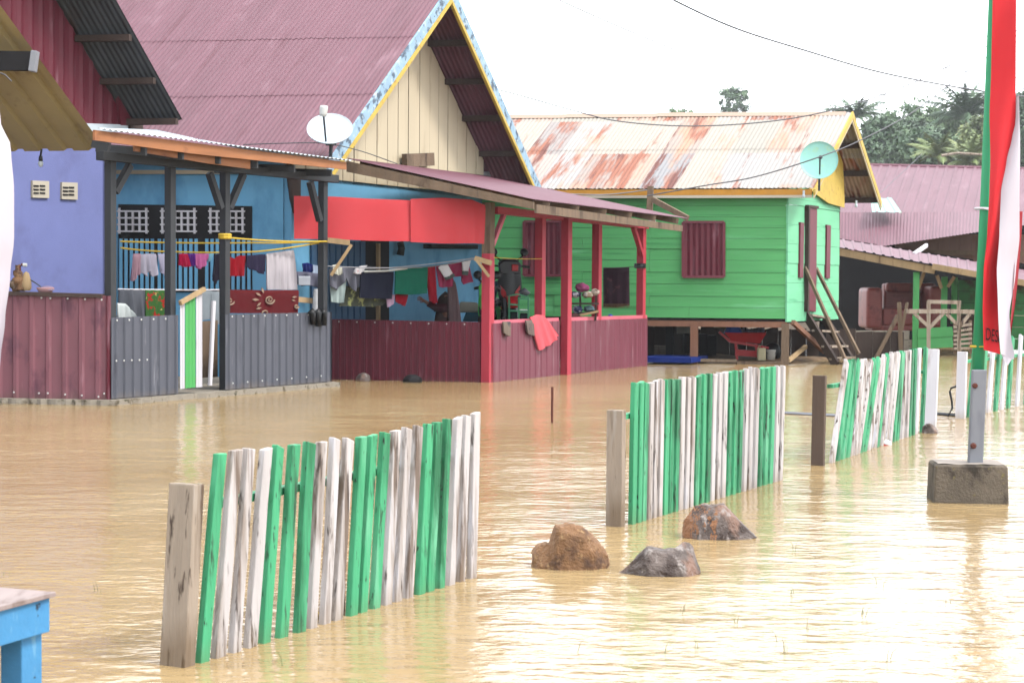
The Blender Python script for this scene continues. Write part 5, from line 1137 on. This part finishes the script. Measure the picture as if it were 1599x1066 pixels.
E_ = [('pelvis', 'spine'), ('spine', 'chest'), ('chest', 'neck'), ('neck', 'head'), ('head', 'crown'), ('head', 'face'), ('face', 'nose'), ('face', 'chin'), ('chest', 'sh1'), ('sh1', 'el1'), ('el1', 'wr1'), ('wr1', 'pa1'),
      ('chest', 'sh2'), ('sh2', 'el2'), ('el2', 'wr2'), ('wr2', 'pa2'), ('pelvis', 'hip1'), ('hip1', 'kn1'), ('kn1', 'an1'), ('an1', 'to1'), ('pelvis', 'hip2'), ('hip2', 'kn2'), ('kn2', 'an2'), ('an2', 'to2')]
for s_, base, dirv, sidev in ((1, 'pa1', V((-.85, -.2, .45)).normalized(), V((.2, .35, .6)).normalized()), (2, 'pa2', V((.6, -.5, -.5)).normalized(), V((.3, .7, -.3)).normalized())):
    p0 = J[base][0]
    for k, (o_, l_) in enumerate(((-.027, .055), (-.009, .066), (.009, .06), (.026, .046))):
        a = f'f{s_}{k}a'; b = f'f{s_}{k}b'
        J[a] = (p0+dirv*.04+sidev*o_, .0085); J[b] = (p0+dirv*(.04+l_)+sidev*o_*1.2+V((0, -.012, -.006)), .007); E_ += [(base, a), (a, b)]
    J[f't{s_}a'] = (p0+dirv*.005+sidev*-.034, .01); J[f't{s_}b'] = (p0+dirv*.04+sidev*-.055, .0085); E_ += [(base, f't{s_}a'), (f't{s_}a', f't{s_}b')]
obj('body', skin(J, E_, 'pelvis'), mt['skin'], pe_, smooth=True)
mt['scarf'] = c('dark_brown_scarf', (66, 50, 48)); mt['brown_dress'] = c('dark_brown_dress', (92, 74, 72)); mt['dark_sleeve'] = c('dark_sleeve', (74, 36, 44))
mb = MB(); hc = W(.03, -.045, 1.115)
def scf(a, b):
    th = radians(-20)+radians(300)*a+radians(35)       # open towards the face
    zz = .115-.3*b; r_ = .1*sin(min(1, b*2.2+.02)*pi/2)+.045*max(0, b-.5)*2+.006*sin(a*22)
    lean = .02*b
    return hc+V((cos(th)*r_*1.05-lean, sin(th)*r_*.95-.0, zz))
mb.grid(scf, 26, 14); mb.grid(lambda a, b: scf(a, b)+(scf(a, b)-hc).normalized()*-.006, 26, 14); obj('headscarf', mb, mt['scarf'], pe_, smooth=True)
mb = MB()
def drs(a, b):
    th = 2*pi*a; r_ = .13+.13*b+.012*sin(th*7)*b; return W(.035+cos(th)*r_*1.05-.01*b, -.01+sin(th)*r_*.95, 1.0-.92*b)
mb.grid(lambda a, b: drs(a, b) if b > .05 else W(.045+cos(2*pi*a)*.07, -.02+sin(2*pi*a)*.07, 1.02), 28, 12); obj('dress', mb, mt['brown_dress'], pe_, smooth=True)
mb = MB(); mb.tube([W(.04, -.13, .98), W(-.04, -.175, .985), W(-.12, -.2, 1.0), W(-.215, -.232, 1.055)], .07, 12, .045); mb.tube([W(.07, .12, .98), W(.16, .14, .78), W(.195, .03, .69)], .07, 10, .045); obj('sleeves', mb, mt['dark_sleeve'], pe_, smooth=True)
mb = MB()
for y_ in (-.105, -.055): mb.lathe(W(.118, y_, 1.115), [(0, .004), (.009, .003), (.011, 0)], V((.8, -.4, 0)), 8)
mb.tube([W(.128, -.1, 1.055), W(.134, -.085, 1.053), W(.13, -.065, 1.055)], .005, 5); obj('face_features', mb, mt['scarf'], pe_)

# ================================================================== motorcycles on the porch
def SHW(b): return .2+.16*min(1, b*2.2)-.1*max(0, b-.7)
def scooter(label, base, heading, body, accent, tall=1.0, wide=1.0):
    t = thing('motor_scooter', base, label, 'motor scooter', 'scooters parked on the coral porch')
    f = V((sin(heading), cos(heading), 0)); s = V((f.y, -f.x, 0)); B = V(base)
    def L(x, y, z): return B+f*x+s*y*wide+Z*(z*tall)           # forward, right, up
    def add(nm, mb, m_, par=t, **k): return obj(nm, mb, m_, par, **k)
    for nm, x in (('front_wheel', .62), ('rear_wheel', -.6)):
        mb = MB(); mb.lathe(L(x, 0, .27), [(.2, -.05), (.25, -.045), (.27, 0), (.25, .045), (.2, .05), (.19, 0), (.2, -.05)], s, 28); wh = add('wheel', mb, mt['black_pl'], smooth=True)
        mb = MB(); mb.lathe(L(x, 0, .27), [(0, .02), (.04, .03), (.19, .012), (.19, -.012), (.04, -.03), (0, -.02)], s, 20); add('rim', mb, mt['steel'], wh)
    mb = MB(); mb.grid(lambda a, b: L(.62+cos(pi*(.15+.75*a))*.31, (b-.5)*.17, .27+sin(pi*(.15+.75*a))*.31), 14, 6); mb.grid(lambda a, b: L(.62+cos(pi*(.15+.75*a))*.3, (b-.5)*.17, .27+sin(pi*(.15+.75*a))*.3), 14, 6); add('front_fender', mb, accent, smooth=True)
    for y in (-.09, .09):
        mb = MB(); mb.tube([L(.62, y, .27), L(.47, y*.9, .7)], .02, 8); add('fork', mb, mt['steel'])
    mb = MB(); mb.grid(lambda a, b: L(.44+.06*cos((a-.5)*3)-.2*b*0+.1*(1-b)*.6-.12*(b < .0), (a-.5)*SHW(b), .34+.62*b), 12, 12)
    mb.grid(lambda a, b: L(.4+.04*cos((a-.5)*3)+.1*(1-b)*.6, (a-.5)*SHW(b), .34+.62*b), 12, 12); add('leg_shield', mb, body, smooth=True)
    for sg in (-1, 1):
        mb = MB(); mb.prism([L(.52, sg*.05, .48), L(.5, sg*.14, .6), L(.49, sg*.15, .74), L(.52, sg*.07, .64)], f*.03); add('side_flash', mb, accent, bevel=.008)
    mb = MB(); mb.prism([L(.34, -.15, .93), L(.34, .15, .93), L(.34, .17, 1.08), L(.34, .1, 1.14), L(.34, -.1, 1.14), L(.34, -.17, 1.08)], f*.16-Z*.03); cw = add('headlight_cowl', mb, body, bevel=.02)
    mb = MB(); mb.box(L(.5, -.07, 1.0), f*.02, s*.05, Z*.05); add('headlight', mb, accent, cw, bevel=.015)
    for sg in (-1, 1):
        mb = MB(); mb.tube([L(.36, 0, 1.0), L(.34, sg*.2, 1.03), L(.28, sg*.27, 1.02)], .014, 8); hb = add('handlebar', mb, mt['metal_dark'])
        mb = MB(); mb.tube([L(.3, sg*.22, 1.025), L(.26, sg*.32, 1.01)], .022, 10); add('grip', mb, mt['black_pl'], hb, smooth=True)
        mb = MB(); mb.tube([L(.36, sg*.2, 1.04), L(.34, sg*.3, 1.02)], .01, 6); add('brake_lever', mb, mt['metal_dark'], hb)
        mb = MB(); mb.tube([L(.33, sg*.1, 1.03), L(.34, sg*.14, 1.12), L(.33, sg*.21, 1.18)], .014, 6); mi = add('mirror_stem', mb, mt['black_pl'])
        mb = MB(); mb.lathe(L(.33, sg*.235, 1.235), [(0, .02), (.05, .018), (.065, 0), (.05, -.015), (0, -.02)], V((f.x*.9, f.y*.9, .25)), 14)
        mb.v = [V((v.x, v.y, v.z)) for v in mb.v]; add('mirror', mb, mt['black_pl'], mi, smooth=True)
    mb = MB(); mb.box(L(.12, 0, .33), f*.26, s*.14, Z*.04); add('footboard', mb, mt['black_pl'], bevel=.02)
    mb = MB(); mb.grid(lambda a, b: L(-.15-.65*b, (.13+.05*sin(pi*b))*(1-.4*b)*cos(2*pi*a), .52+.1*b+.19*sin(2*pi*a)*(1-.55*b)), 18, 12); add('body_panel', mb, body, smooth=True)
    mb = MB(); mb.box(L(-.38, 0, .76), f*.36, s*.11, Z*.045); add('seat', mb, mt['black_pl'], bevel=.04, bseg=3, smooth=True)
    mb = MB(); mb.box(L(-.83, 0, .68), f*.03, s*.07, Z*.03); add('tail_light', mb, mt['red_pl'], bevel=.01)
    mb = MB(); mb.tube([L(-.2, .16, .3), L(-.45, .18, .32), L(-.8, .2, .42)], .03, 10, .05); add('exhaust', mb, mt['metal_dark'], smooth=True)
    return t
bA = at(787, 490, 27.0); zA = .62
pfm = MB(); pfm.box(V((bA.x+.02, bA.y+.75, .31)), V((.36, -.07, 0)), V((.35, .85, 0)), Z*.29); tag(obj('timber_platform', pfm, mt['dark_wood']), 'dark timber platform keeping the scooters above the flood', 'platform')
scooter('black scooter with red flashes raised behind the corner post, mirror against the green wall', V((bA.x+.02, bA.y+.35, zA)), radians(172), mt['black_pl'], mt['red_pl'])
bB = at(765, 490, 26.0)
scooter('bright green scooter half hidden behind the corner post', V((bB.x+.0, bB.y+.45, .42)), radians(188), mt['green_pl'], mt['black_pl'], .88, .6)
ch = thing('seat_cushion', at(735, 500, 27.2), 'pale grey cushion propped on a teal box beside the brown dress', 'cushion')
mb = MB(); mb.prism([at(716, 488, 27.2), at(752, 488, 27.2), at(745, 472, 27.2), at(718, 471, 27.2)], V((0, .12, 0))); obj('cushion_pad', mb, c('pale_grey_foam', (190, 188, 172)), ch, bevel=.03, smooth=True)
mb = MB(); mb.prism([at(722, 502, 27.1), at(752, 502, 27.1), at(752, 489, 27.1), at(728, 487, 27.1)], V((0, .3, 0))); tag(obj('storage_box', mb, c('teal_box', (40, 104, 128)), bevel=.02), 'teal box under the pale grey cushion', 'box')
# shelves
sd2 = 26.4
gs = thing('wire_shelf', at(810, 500, sd2), 'green metal shelf stand in front of the black scooter', 'shelf')
mt['shelf_green'] = M('dark_green_metal', (60, 140, 100), .5, .08, 6)
for (a, b) in (((795, 500), (795, 462)), ((810, 500), (810, 464)), ((825, 500), (825, 464)), ((795, 462), (808, 459)), ((808, 459), (825, 464)), ((795, 485), (825, 486)), ((810, 466), (825, 467)), ((795, 475), (810, 476))):
    mb = MB(); mb.bar(at(*a, sd2), at(*b, sd2), .022, .022); mb_o = obj('shelf_rod', mb, mt['shelf_green'], gs)
for (x0, y0, x1, y1, col, lab, cat) in ((796, 486, 808, 499, (28, 40, 40), 'black box on the lower tier of the green shelf', 'box'), (811, 483, 824, 488, (216, 218, 214), 'white tray on the green shelf', 'tray'), (812, 489, 824, 499, (34, 40, 44), 'black bin on the lower right of the green shelf', 'box'), (797, 468, 806, 475, (190, 40, 50), 'small red box on the upper tier of the green shelf', 'box')):
    mb = MB(); a, b = at(x0, y1, sd2), at(x1, y0, sd2); q = (a+b)/2; mb.box(q+V((0, .1, 0)), V(((b.x-a.x)/2, 0, 0)), V((0, .08, 0)), Z*((b.z-a.z)/2)); tag(obj('storage_box' if cat == 'box' else 'tray', mb, c('goods_%d' % x0, col) if not bpy.data.materials.get('goods_%d' % x0) else c('goods_%d_%d' % (x0, y0), col), bevel=.015), lab, cat)
mb = MB(); mb.tube([at(812, 459, sd2+.05), at(818, 454, sd2+.05), at(824, 461, sd2+.05)], .05, 10, .06); tag(obj('cooking_pot', mb, mt['metal_dark'], smooth=True), 'dark pot on top of the green shelf', 'pot')
sd3 = 28.4
rk2 = thing('kitchen_rack', at(912, 500, sd3), 'dark low rack crowded with cloths under the coral porch', 'rack')
for (a, b) in (((906, 500), (906, 456)), ((930, 500), (931, 456)), ((890, 474), (935, 474)), ((890, 490), (935, 487)), ((890, 500), (890, 462))):
    mb = MB(); mb.bar(at(*a, sd3), at(*b, sd3), .03, .03); obj('rack_rod', mb, mt['dark_wood'], rk2)
mb = MB(); mb.bar(at(905, 492, sd3-.1), at(934, 486, sd3-.1), .3, .03); obj('shelf_board', mb, mt['pale_wood'], rk2)
def bundle(x, y, rx, ry, d, mat, lab, nm, cat, seed):
    bm = bmesh.new(); bmesh.ops.create_icosphere(bm, subdivisions=4, radius=1); q = at(x, y, d); k = d/F; mb = MB()
    mb.add([q+V((v.co.x*rx*k, v.co.y*rx*k*.8, v.co.z*ry*k))*(1+.22*noise.noise(v.co*1.7+V((seed, 0, 0)))+.08*noise.noise(v.co*5+V((0, seed, 0)))) for v in bm.verts], [tuple(v.index for v in f.verts) for f in bm.faces]); bm.free()
    return tag(obj(nm, mb, mat, smooth=True), lab, cat)
bundle(909, 449, 11, 7, sd3, c('pink_bundle', (190, 92, 140)), 'rounded pink cloth bundle on top of the crowded rack', 'cloth_bundle', 'bundle', 1)
bundle(898, 460, 9, 5, sd3-.1, c('navy_white_bundle', (70, 66, 92), spots=[((214, 210, 220), 10, (1, 1, 1), .52, .56)]), 'navy and white cloths heaped on the left of the rack', 'cloth_bundle', 'bundle', 2)
bundle(917, 460, 9, 5, sd3-.15, c('beige_bundle', (170, 150, 128), spots=[((226, 216, 210), 12, (1, 1, 1), .54, .6)]), 'beige cloths heaped below the pink bundle', 'cloth_bundle', 'bundle', 3)
bundle(929, 456, 7, 5, sd3-.1, c('cream_bundle', (206, 190, 176), spots=[((120, 100, 90), 12, (1, 1, 1), .54, .6)]), 'cream cloths heaped at the right end of the rack', 'cloth_bundle', 'bundle', 4)
bundle(902, 483, 8, 6, sd3, c('blue_grey_bundle', (76, 78, 112), spots=[((206, 206, 220), 9, (1, 1, 1), .55, .6)]), 'blue grey cloths on the lower tier of the rack', 'cloth_bundle', 'bundle', 5)
bundle(920, 482, 9, 5, sd3, c('teal_grey_bundle', (92, 116, 122)), 'teal grey cloths on the lower tier of the rack', 'cloth_bundle', 'bundle', 6)
bundle(897, 493, 8, 4, sd3, c('dusty_rose_bundle', (150, 100, 96)), 'dusty rose cloths at the bottom left of the rack', 'cloth_bundle', 'bundle', 7)
bundle(953, 494, 4, 3.5, 29.2, c('blue_bag', (66, 100, 190)), 'small blue bag on the coral porch rail below the brown rug', 'plastic_bag', 'bag', 8)
mb = MB(); mb.tube([HG.at(618, 378)+HG.n*.08, HG.at(618, 388)+HG.n*.1, HG.at(617, 398)+HG.n*.09], .05, 10, .06); tag(obj('hanging_bag', mb, c('dark_olive_bag', (66, 66, 60)), smooth=True), 'dark bag hanging beside the doorway on the blue wall', 'bag')

# ================================================================== wires
def wire(label, pts, r, mat, n_=8):
    P_ = [at(*p) for p in pts]; out_ = []
    for i in range(len(P_)-1):                              # Catmull-Rom through the survey points
        p0, p1, p2, p3_ = P_[max(i-1, 0)], P_[i], P_[i+1], P_[min(i+2, len(P_)-1)]
        for k in range(n_):
            t = k/n_; out_.append(.5*((2*p1)+(p2-p0)*t+(2*p0-5*p1+4*p2-p3_)*t*t+(3*p1-p0-3*p2+p3_)*t**3))
    out_.append(P_[-1]); mb = MB(); mb.tube(out_, r, 5); return tag(obj('overhead_cable', mb, mt[mat]), label, 'cable', 'overhead cables')
wire('thick black cable sagging from the top of the sky to behind the flagpole', [(980, -40, 27), (1055, 2, 28), (1150, 45, 29), (1260, 80, 31), (1370, 112, 33), (1480, 134, 36), (1560, 146, 38), (1660, 158, 41)], .017, 'cable')
wire('thin grey cable sagging across the sky above the rusty roof', [(800, -40, 28), (875, 1, 29), (1000, 56, 31), (1100, 95, 33), (1200, 122, 35), (1290, 139, 37), (1400, 150, 40)], .012, 'cable_pale')
wire('faint high cable at the upper right of the sky', [(1340, -2, 40), (1420, 30, 41), (1540, 57, 43), (1640, 75, 45)], .012, 'cable_pale')
wire('faint cable crossing behind the thick one on the right', [(1310, 70, 44), (1400, 92, 45), (1510, 112, 47), (1640, 128, 48)], .012, 'cable_pale')
wire('cable dipping over the rusty roof and rising to the right past the ridge end', [(700, 122, 29), (800, 146, 30.0), (900, 174, 30.6), (970, 190, 30.8), (1080, 197, 31), (1200, 190, 31.2), (1300, 172, 31.4), (1400, 140, 32), (1500, 94, 33), (1640, 20, 35)], .011, 'cable')
wire('cable rising past the mint dish toward the upper right', [(1010, 306, 30.4), (1100, 290, 30.2), (1180, 276, 29.9), (1280, 245, 29.6), (1350, 216, 30.5), (1430, 172, 32), (1520, 104, 34), (1640, 20, 37)], .011, 'cable')
wire('cable from the yellow gable to the mauve house', [(1330, 240, 33), (1366, 300, 37), (1395, 282, 40), (1440, 240, 44)], .007, 'cable')
wire('white cable along the green house eave behind the coral porch roof', [(850, 301, 31.6), (920, 304, 31.4), (960, 303, 31.4), (1016, 296, 31.1)], .01, 'cable_pale')
wire('cable from the white dish along the mauve roof', [(380, 226, 23.9), (440, 224, 23.8), (505, 224, 23.9), (560, 235, 24.6), (620, 256, 26)], .007, 'metal_dark')
ep = thing('eave_post', at(1015, 320, 31.0), 'short grey post with slanting arm at the green house eave above the coral porch roof', 'post')
mb = MB(); mb.bar(at(1014, 336, 31.0), at(1016, 291, 31.0), .11, .1); obj('post', mb, mt['old_wood'], ep)
mb = MB(); mb.bar(at(1020, 312, 30.9), at(1074, 341, 30.4), .06, .09); obj('slant_arm', mb, mt['old_wood'], ep)

# ================================================================== small things in the water
line('floating_pipe', 'pale grey pipe floating behind the dark post of the leaning fence', [gz(1226, 646)+Z*.01, gz(1262, 648)+Z*.01, gz(1304, 650)+Z*.01], .02, mt['steel'], 'pipe')
line('floating_bar', 'thin dark bar lying at the water line between the two far fences', [gz(1440, 646)+Z*.012, gz(1470, 648)+Z*.012, gz(1496, 650)+Z*.012], .018, mt['metal_dark'], 'bar')
D4 = 19.0
line('hose', 'black hose end hooked on the white post of the farthest fence', [at(1508, 594, D4), at(1497, 598, D4), at(1493, 603, D4), at(1485, 606, D4), at(1483, 611, D4), at(1486, 625, D4), at(1487, 637, D4), at(1480, 650, D4)], .012, mt['black_pl'], 'hose')
mb = MB(); q = gz(1380, 694); mb.lathe(q, [(0, -.02), (.05, -.01), (.07, .02), (.05, .045), (0, .05)], V((.3, -.2, 1)), 14); fcb = tag(obj('floating_cup', mb, mt['white_pl'], smooth=True), 'white and red plastic cup floating at the foot of the leaning fence', 'cup')
mb = MB(); mb.lathe(q, [(.072, -.004), (.078, .01), (.072, .022)], V((.3, -.2, 1)), 14); obj('cup_band', mb, mt['red_pl'], fcb)
mb = MB(); q = gz(503, 966)
for i in range(26):
    a = random.uniform(0, 6.28); r_ = random.uniform(0, .035); p = q+V((cos(a)*r_, sin(a)*r_, random.uniform(0, .03))); d_ = V((random.gauss(0, 1), random.gauss(0, 1), random.gauss(0, .5))).normalized()*.018; e_ = d_.cross(Z).normalized()*.008
    mb.add([p-d_, p+e_, p+d_, p-e_], [(0, 1, 2, 3)])
tag(obj('dead_leaves', mb, c('yellow_brown_leaf', (170, 140, 70))), 'small clump of yellow brown leaves caught at the nearest fence', 'leaves')
line('nylon_line', 'thin blue plastic scrap caught low on the nearest fence', [gz(532, 950)+Z*.0, gz(533, 945)+Z*.03, gz(534, 938)+Z*.02], .008, mt['tarp'], 'scrap')
mb = MB()
for (x, y, n_) in ((153, 925, 3), (1345, 960, 3), (1235, 930, 3), (1240, 860, 2), (1210, 1000, 1), (1390, 1030, 2), (1350, 960, 2), (1065, 955, 3), (1145, 970, 2), (1260, 985, 2), (1228, 1018, 3), (1090, 1010, 2), (1480, 940, 2), (1040, 1020, 1), (10, 900, 2), (1375, 915, 2), (440, 1040, 1), (905, 1015, 1)):
    for _ in range(n_):
        q = gz(x+random.uniform(-6, 6), y+random.uniform(-3, 3)); h_ = random.uniform(.015, .06); b_ = V((random.uniform(-.7, .7), random.uniform(-.3, .3), 0))*h_
        mb.tube([q-Z*.02, q+b_*.4+Z*h_*.6, q+b_+Z*h_], .0018, 3, .0005)
tag(obj('grass_tips', mb, M('wet_grass', (120, 130, 84), .7)), 'stray grass tips breaking the muddy water', None, None, 'stuff')

# ================================================================== trees and palms beyond the houses
def leafmat(name, dark, light):
    m_ = M(name, dark, .55, .3, .35, spots=[(light, .5, (1, 1, 1), .48, .66)], spec=.3); return m_
LM = [leafmat('dark_green_foliage', (84, 112, 78), (112, 140, 96)), leafmat('mid_green_foliage', (104, 134, 86), (134, 162, 104)), leafmat('olive_foliage', (132, 150, 90), (170, 180, 116))]
mt['trunk'] = M('grey_tree_trunk', (120, 108, 96), .9, .2, 2, (1, 1, .3))
def ground_z(y): return .3 if y < 90 else .5+.5*(y-90)/210
def tree(label, cx, cy, rx, ry, d, mat, n_cl=46, n_lf=60, lf=.34, open_=.0, group='trees beyond the houses'):
    c_ = at(cx, cy, d); k = d/F; RX, RY = rx*k, ry*k; b_ = V((c_.x, c_.y, ground_z(d)))
    t = thing('broadleaf_tree', b_, label, 'tree', group)
    mb = MB(); top = c_+V((0, 0, RY*.4)); mb.tube([b_-Z*.3, b_.lerp(top, .4)+V((.15, 0, 0)), b_.lerp(top, .75)-V((.1, 0, 0)), top], max(.14, RX*.07), 8, .04)
    cls = []
    for i in range(n_cl):
        while True:
            p = V((random.uniform(-1, 1), random.uniform(-1, 1), random.uniform(-1, 1)))
            if p.length < 1 and p.length > .35: break
        p *= 1+.18*noise.noise(p*2.3+V((cx, cy, 0)))
        cls.append((c_+V((p.x*RX, p.y*RX, p.z*RY)), random.uniform(.16, .34)*RX*(1-open_*.4)))
    for q, r_ in cls[::4]: mb.tube([b_.lerp(top, .72), (b_.lerp(top, .8)+q)/2, q], .07, 5, .02)
    obj('trunk', mb, mt['trunk'], t)
    mb = MB()
    for q, r_ in cls:
        for _ in range(n_lf):
            o_ = V((random.gauss(0, 1), random.gauss(0, 1), random.gauss(0, .75)))*r_*.6; p = q+o_
            n_ = (o_.normalized()+V((random.gauss(0, .6), random.gauss(0, .6), random.gauss(.5, .6)))).normalized()
            a = n_.cross(V((random.gauss(0, 1), random.gauss(0, 1), random.gauss(0, 1)))).normalized(); b2 = n_.cross(a); l_ = lf*random.uniform(.6, 1.25)
            mb.add([p-a*l_*.5, p+b2*l_*.26, p+a*l_*.5, p-b2*l_*.26], [(0, 1, 2, 3)])
    obj('crown', mb, mat, t, recalc=False)
def palm(label, cx, cy, d, fl_, mat, n_=22, up_=.55, seed=0, group='palms beyond the houses'):
    rng = random.Random(seed); c_ = at(cx, cy, d); k = d/F; Lf = fl_*k; b_ = V((c_.x+rng.uniform(-.8, .8), c_.y, ground_z(d)))
    t = thing('palm_tree', b_, label, 'palm', group)
    mb = MB(); mb.tube([b_-Z*.3, b_.lerp(c_, .5)+V((.25, 0, 0)), c_], .17, 8, .11); obj('trunk', mb, mt['trunk'], t)
    mb = MB()
    for i in range(n_):
        az = i*2.4+rng.uniform(-.3, .3); el = rng.uniform(.1, 1.0)*up_+.62*(i/n_)+.2; l_ = Lf*rng.uniform(.8, 1.1)
        hd = V((cos(az), sin(az), 0)); p = V(c_); prev = V(p); e = el; S_ = 14
        for j in range(S_):
            dv = hd*cos(e)+Z*sin(e); p2 = p+dv*l_/S_; sd_ = dv.cross(Z).normalized() if abs(dv.z) < .98 else V((1, 0, 0))
            mb.add([p-sd_*.03, p+sd_*.03, p2+sd_*.02, p2-sd_*.02], [(0, 1, 2, 3)])
            if j > 0:
                for q_ in range(3):
                    pp = p.lerp(p2, q_/3)
                    for sg in (-1, 1):
                        ll = l_*.24*sin(pi*min(.97, (j+q_/3)/S_*.9+.12))*rng.uniform(.8, 1.1)
                        tip = pp+(sd_*sg*.75+dv*.55-Z*rng.uniform(.25, .7)).normalized()*ll; wv = dv*.045*max(1, Lf*.35)
                        mb.add([pp-wv, pp+wv, tip+wv*.2, tip-wv*.2], [(0, 1, 2, 3)])
            p = p2; e -= (.95+.75*max(0, 1.1-el))/S_*1.15
    obj('crown', mb, mat, t, recalc=False)
TR = [('dark bushy tree directly behind the yellow gable', 1372, 240, 34, 40, 150, 0), ('dark green tree left of the middle of the thicket', 1412, 226, 38, 42, 165, 0), ('wide dark tree low in the middle of the thicket', 1440, 250, 52, 30, 140, 0),
      ('mid green tree rising in the middle of the thicket', 1462, 218, 34, 36, 175, 1), ('mid green bushy tree at the right of the thicket beside the flagpole', 1500, 226, 36, 40, 165, 1), ('olive tree just behind the flagpole', 1530, 232, 30, 36, 150, 2), ('dark tree to the right of the banner', 1612, 215, 36, 66, 150, 0), ('dark low tree farther right than the banner', 1660, 235, 44, 40, 150, 1)]
for lab, x, y, rx, ry, d, mi in TR: tree(lab, x, y-9, rx, ry+4, d, LM[mi], n_cl=100, n_lf=110, lf=.4)
tree('round tall tree standing alone above the rusty ridge', 1145, 158, 26, 24, 240, LM[0], n_cl=34, n_lf=42, lf=.55, open_=.5)
tree('low tree top just showing above the rusty ridge', 1066, 178, 20, 12, 240, LM[1], n_cl=16, n_lf=40, lf=.5)
tree('thin wispy tree top above the thicket', 1432, 168, 26, 18, 190, LM[1], n_cl=26, n_lf=12, lf=.35, open_=1)
tree('thin wispy tree top beside the tall palm', 1462, 184, 20, 16, 190, LM[1], n_cl=22, n_lf=12, lf=.35, open_=1)
palm('coconut palm right behind the yellow gable peak', 1336, 186, 170, 58, LM[0], 24, .7, 1)
palm('tall coconut palm beside the flagpole', 1509, 188, 160, 80, LM[0], 30, .8, 2)
palm('small palm rising from the middle of the thicket', 1424, 212, 170, 44, LM[1], 20, .8, 3)
palm('low yellowish palm against the thicket beside the flagpole', 1516, 256, 125, 62, LM[2], 26, .75, 4)
palm('low olive palm in the middle of the thicket', 1466, 246, 132, 56, LM[2], 24, .6, 5)
mb = MB(); mb.tube([at(1470, 243, 120), at(1495, 239, 120), at(1540, 242, 120)], .11, 6, .08); tag(obj('bare_branch', mb, mt['post_grey']), 'bare pale branch slanting before the palms beside the flagpole', 'branch')

# ================================================================== damp air
mb = MB(); mb.box(V((0, 420, 14.5)), V((720, 0, 0)), V((0, 500, 0)), V((0, 0, 16.5)))
hz = bpy.data.materials.new('damp_air'); hz.use_nodes = True; hn = hz.node_tree.nodes
for n_ in list(hn):
    if n_.type == 'BSDF_PRINCIPLED': hn.remove(n_)
pv = hn.new('ShaderNodeVolumePrincipled'); pv.inputs['Color'].default_value = (.93, .96, 1, 1); pv.inputs['Density'].default_value = .00028
hz.node_tree.links.new(pv.outputs[0], [n_ for n_ in hn if n_.type == 'OUTPUT_MATERIAL'][0].inputs['Volume'])
tag(obj('haze', mb, hz), kind='stuff')
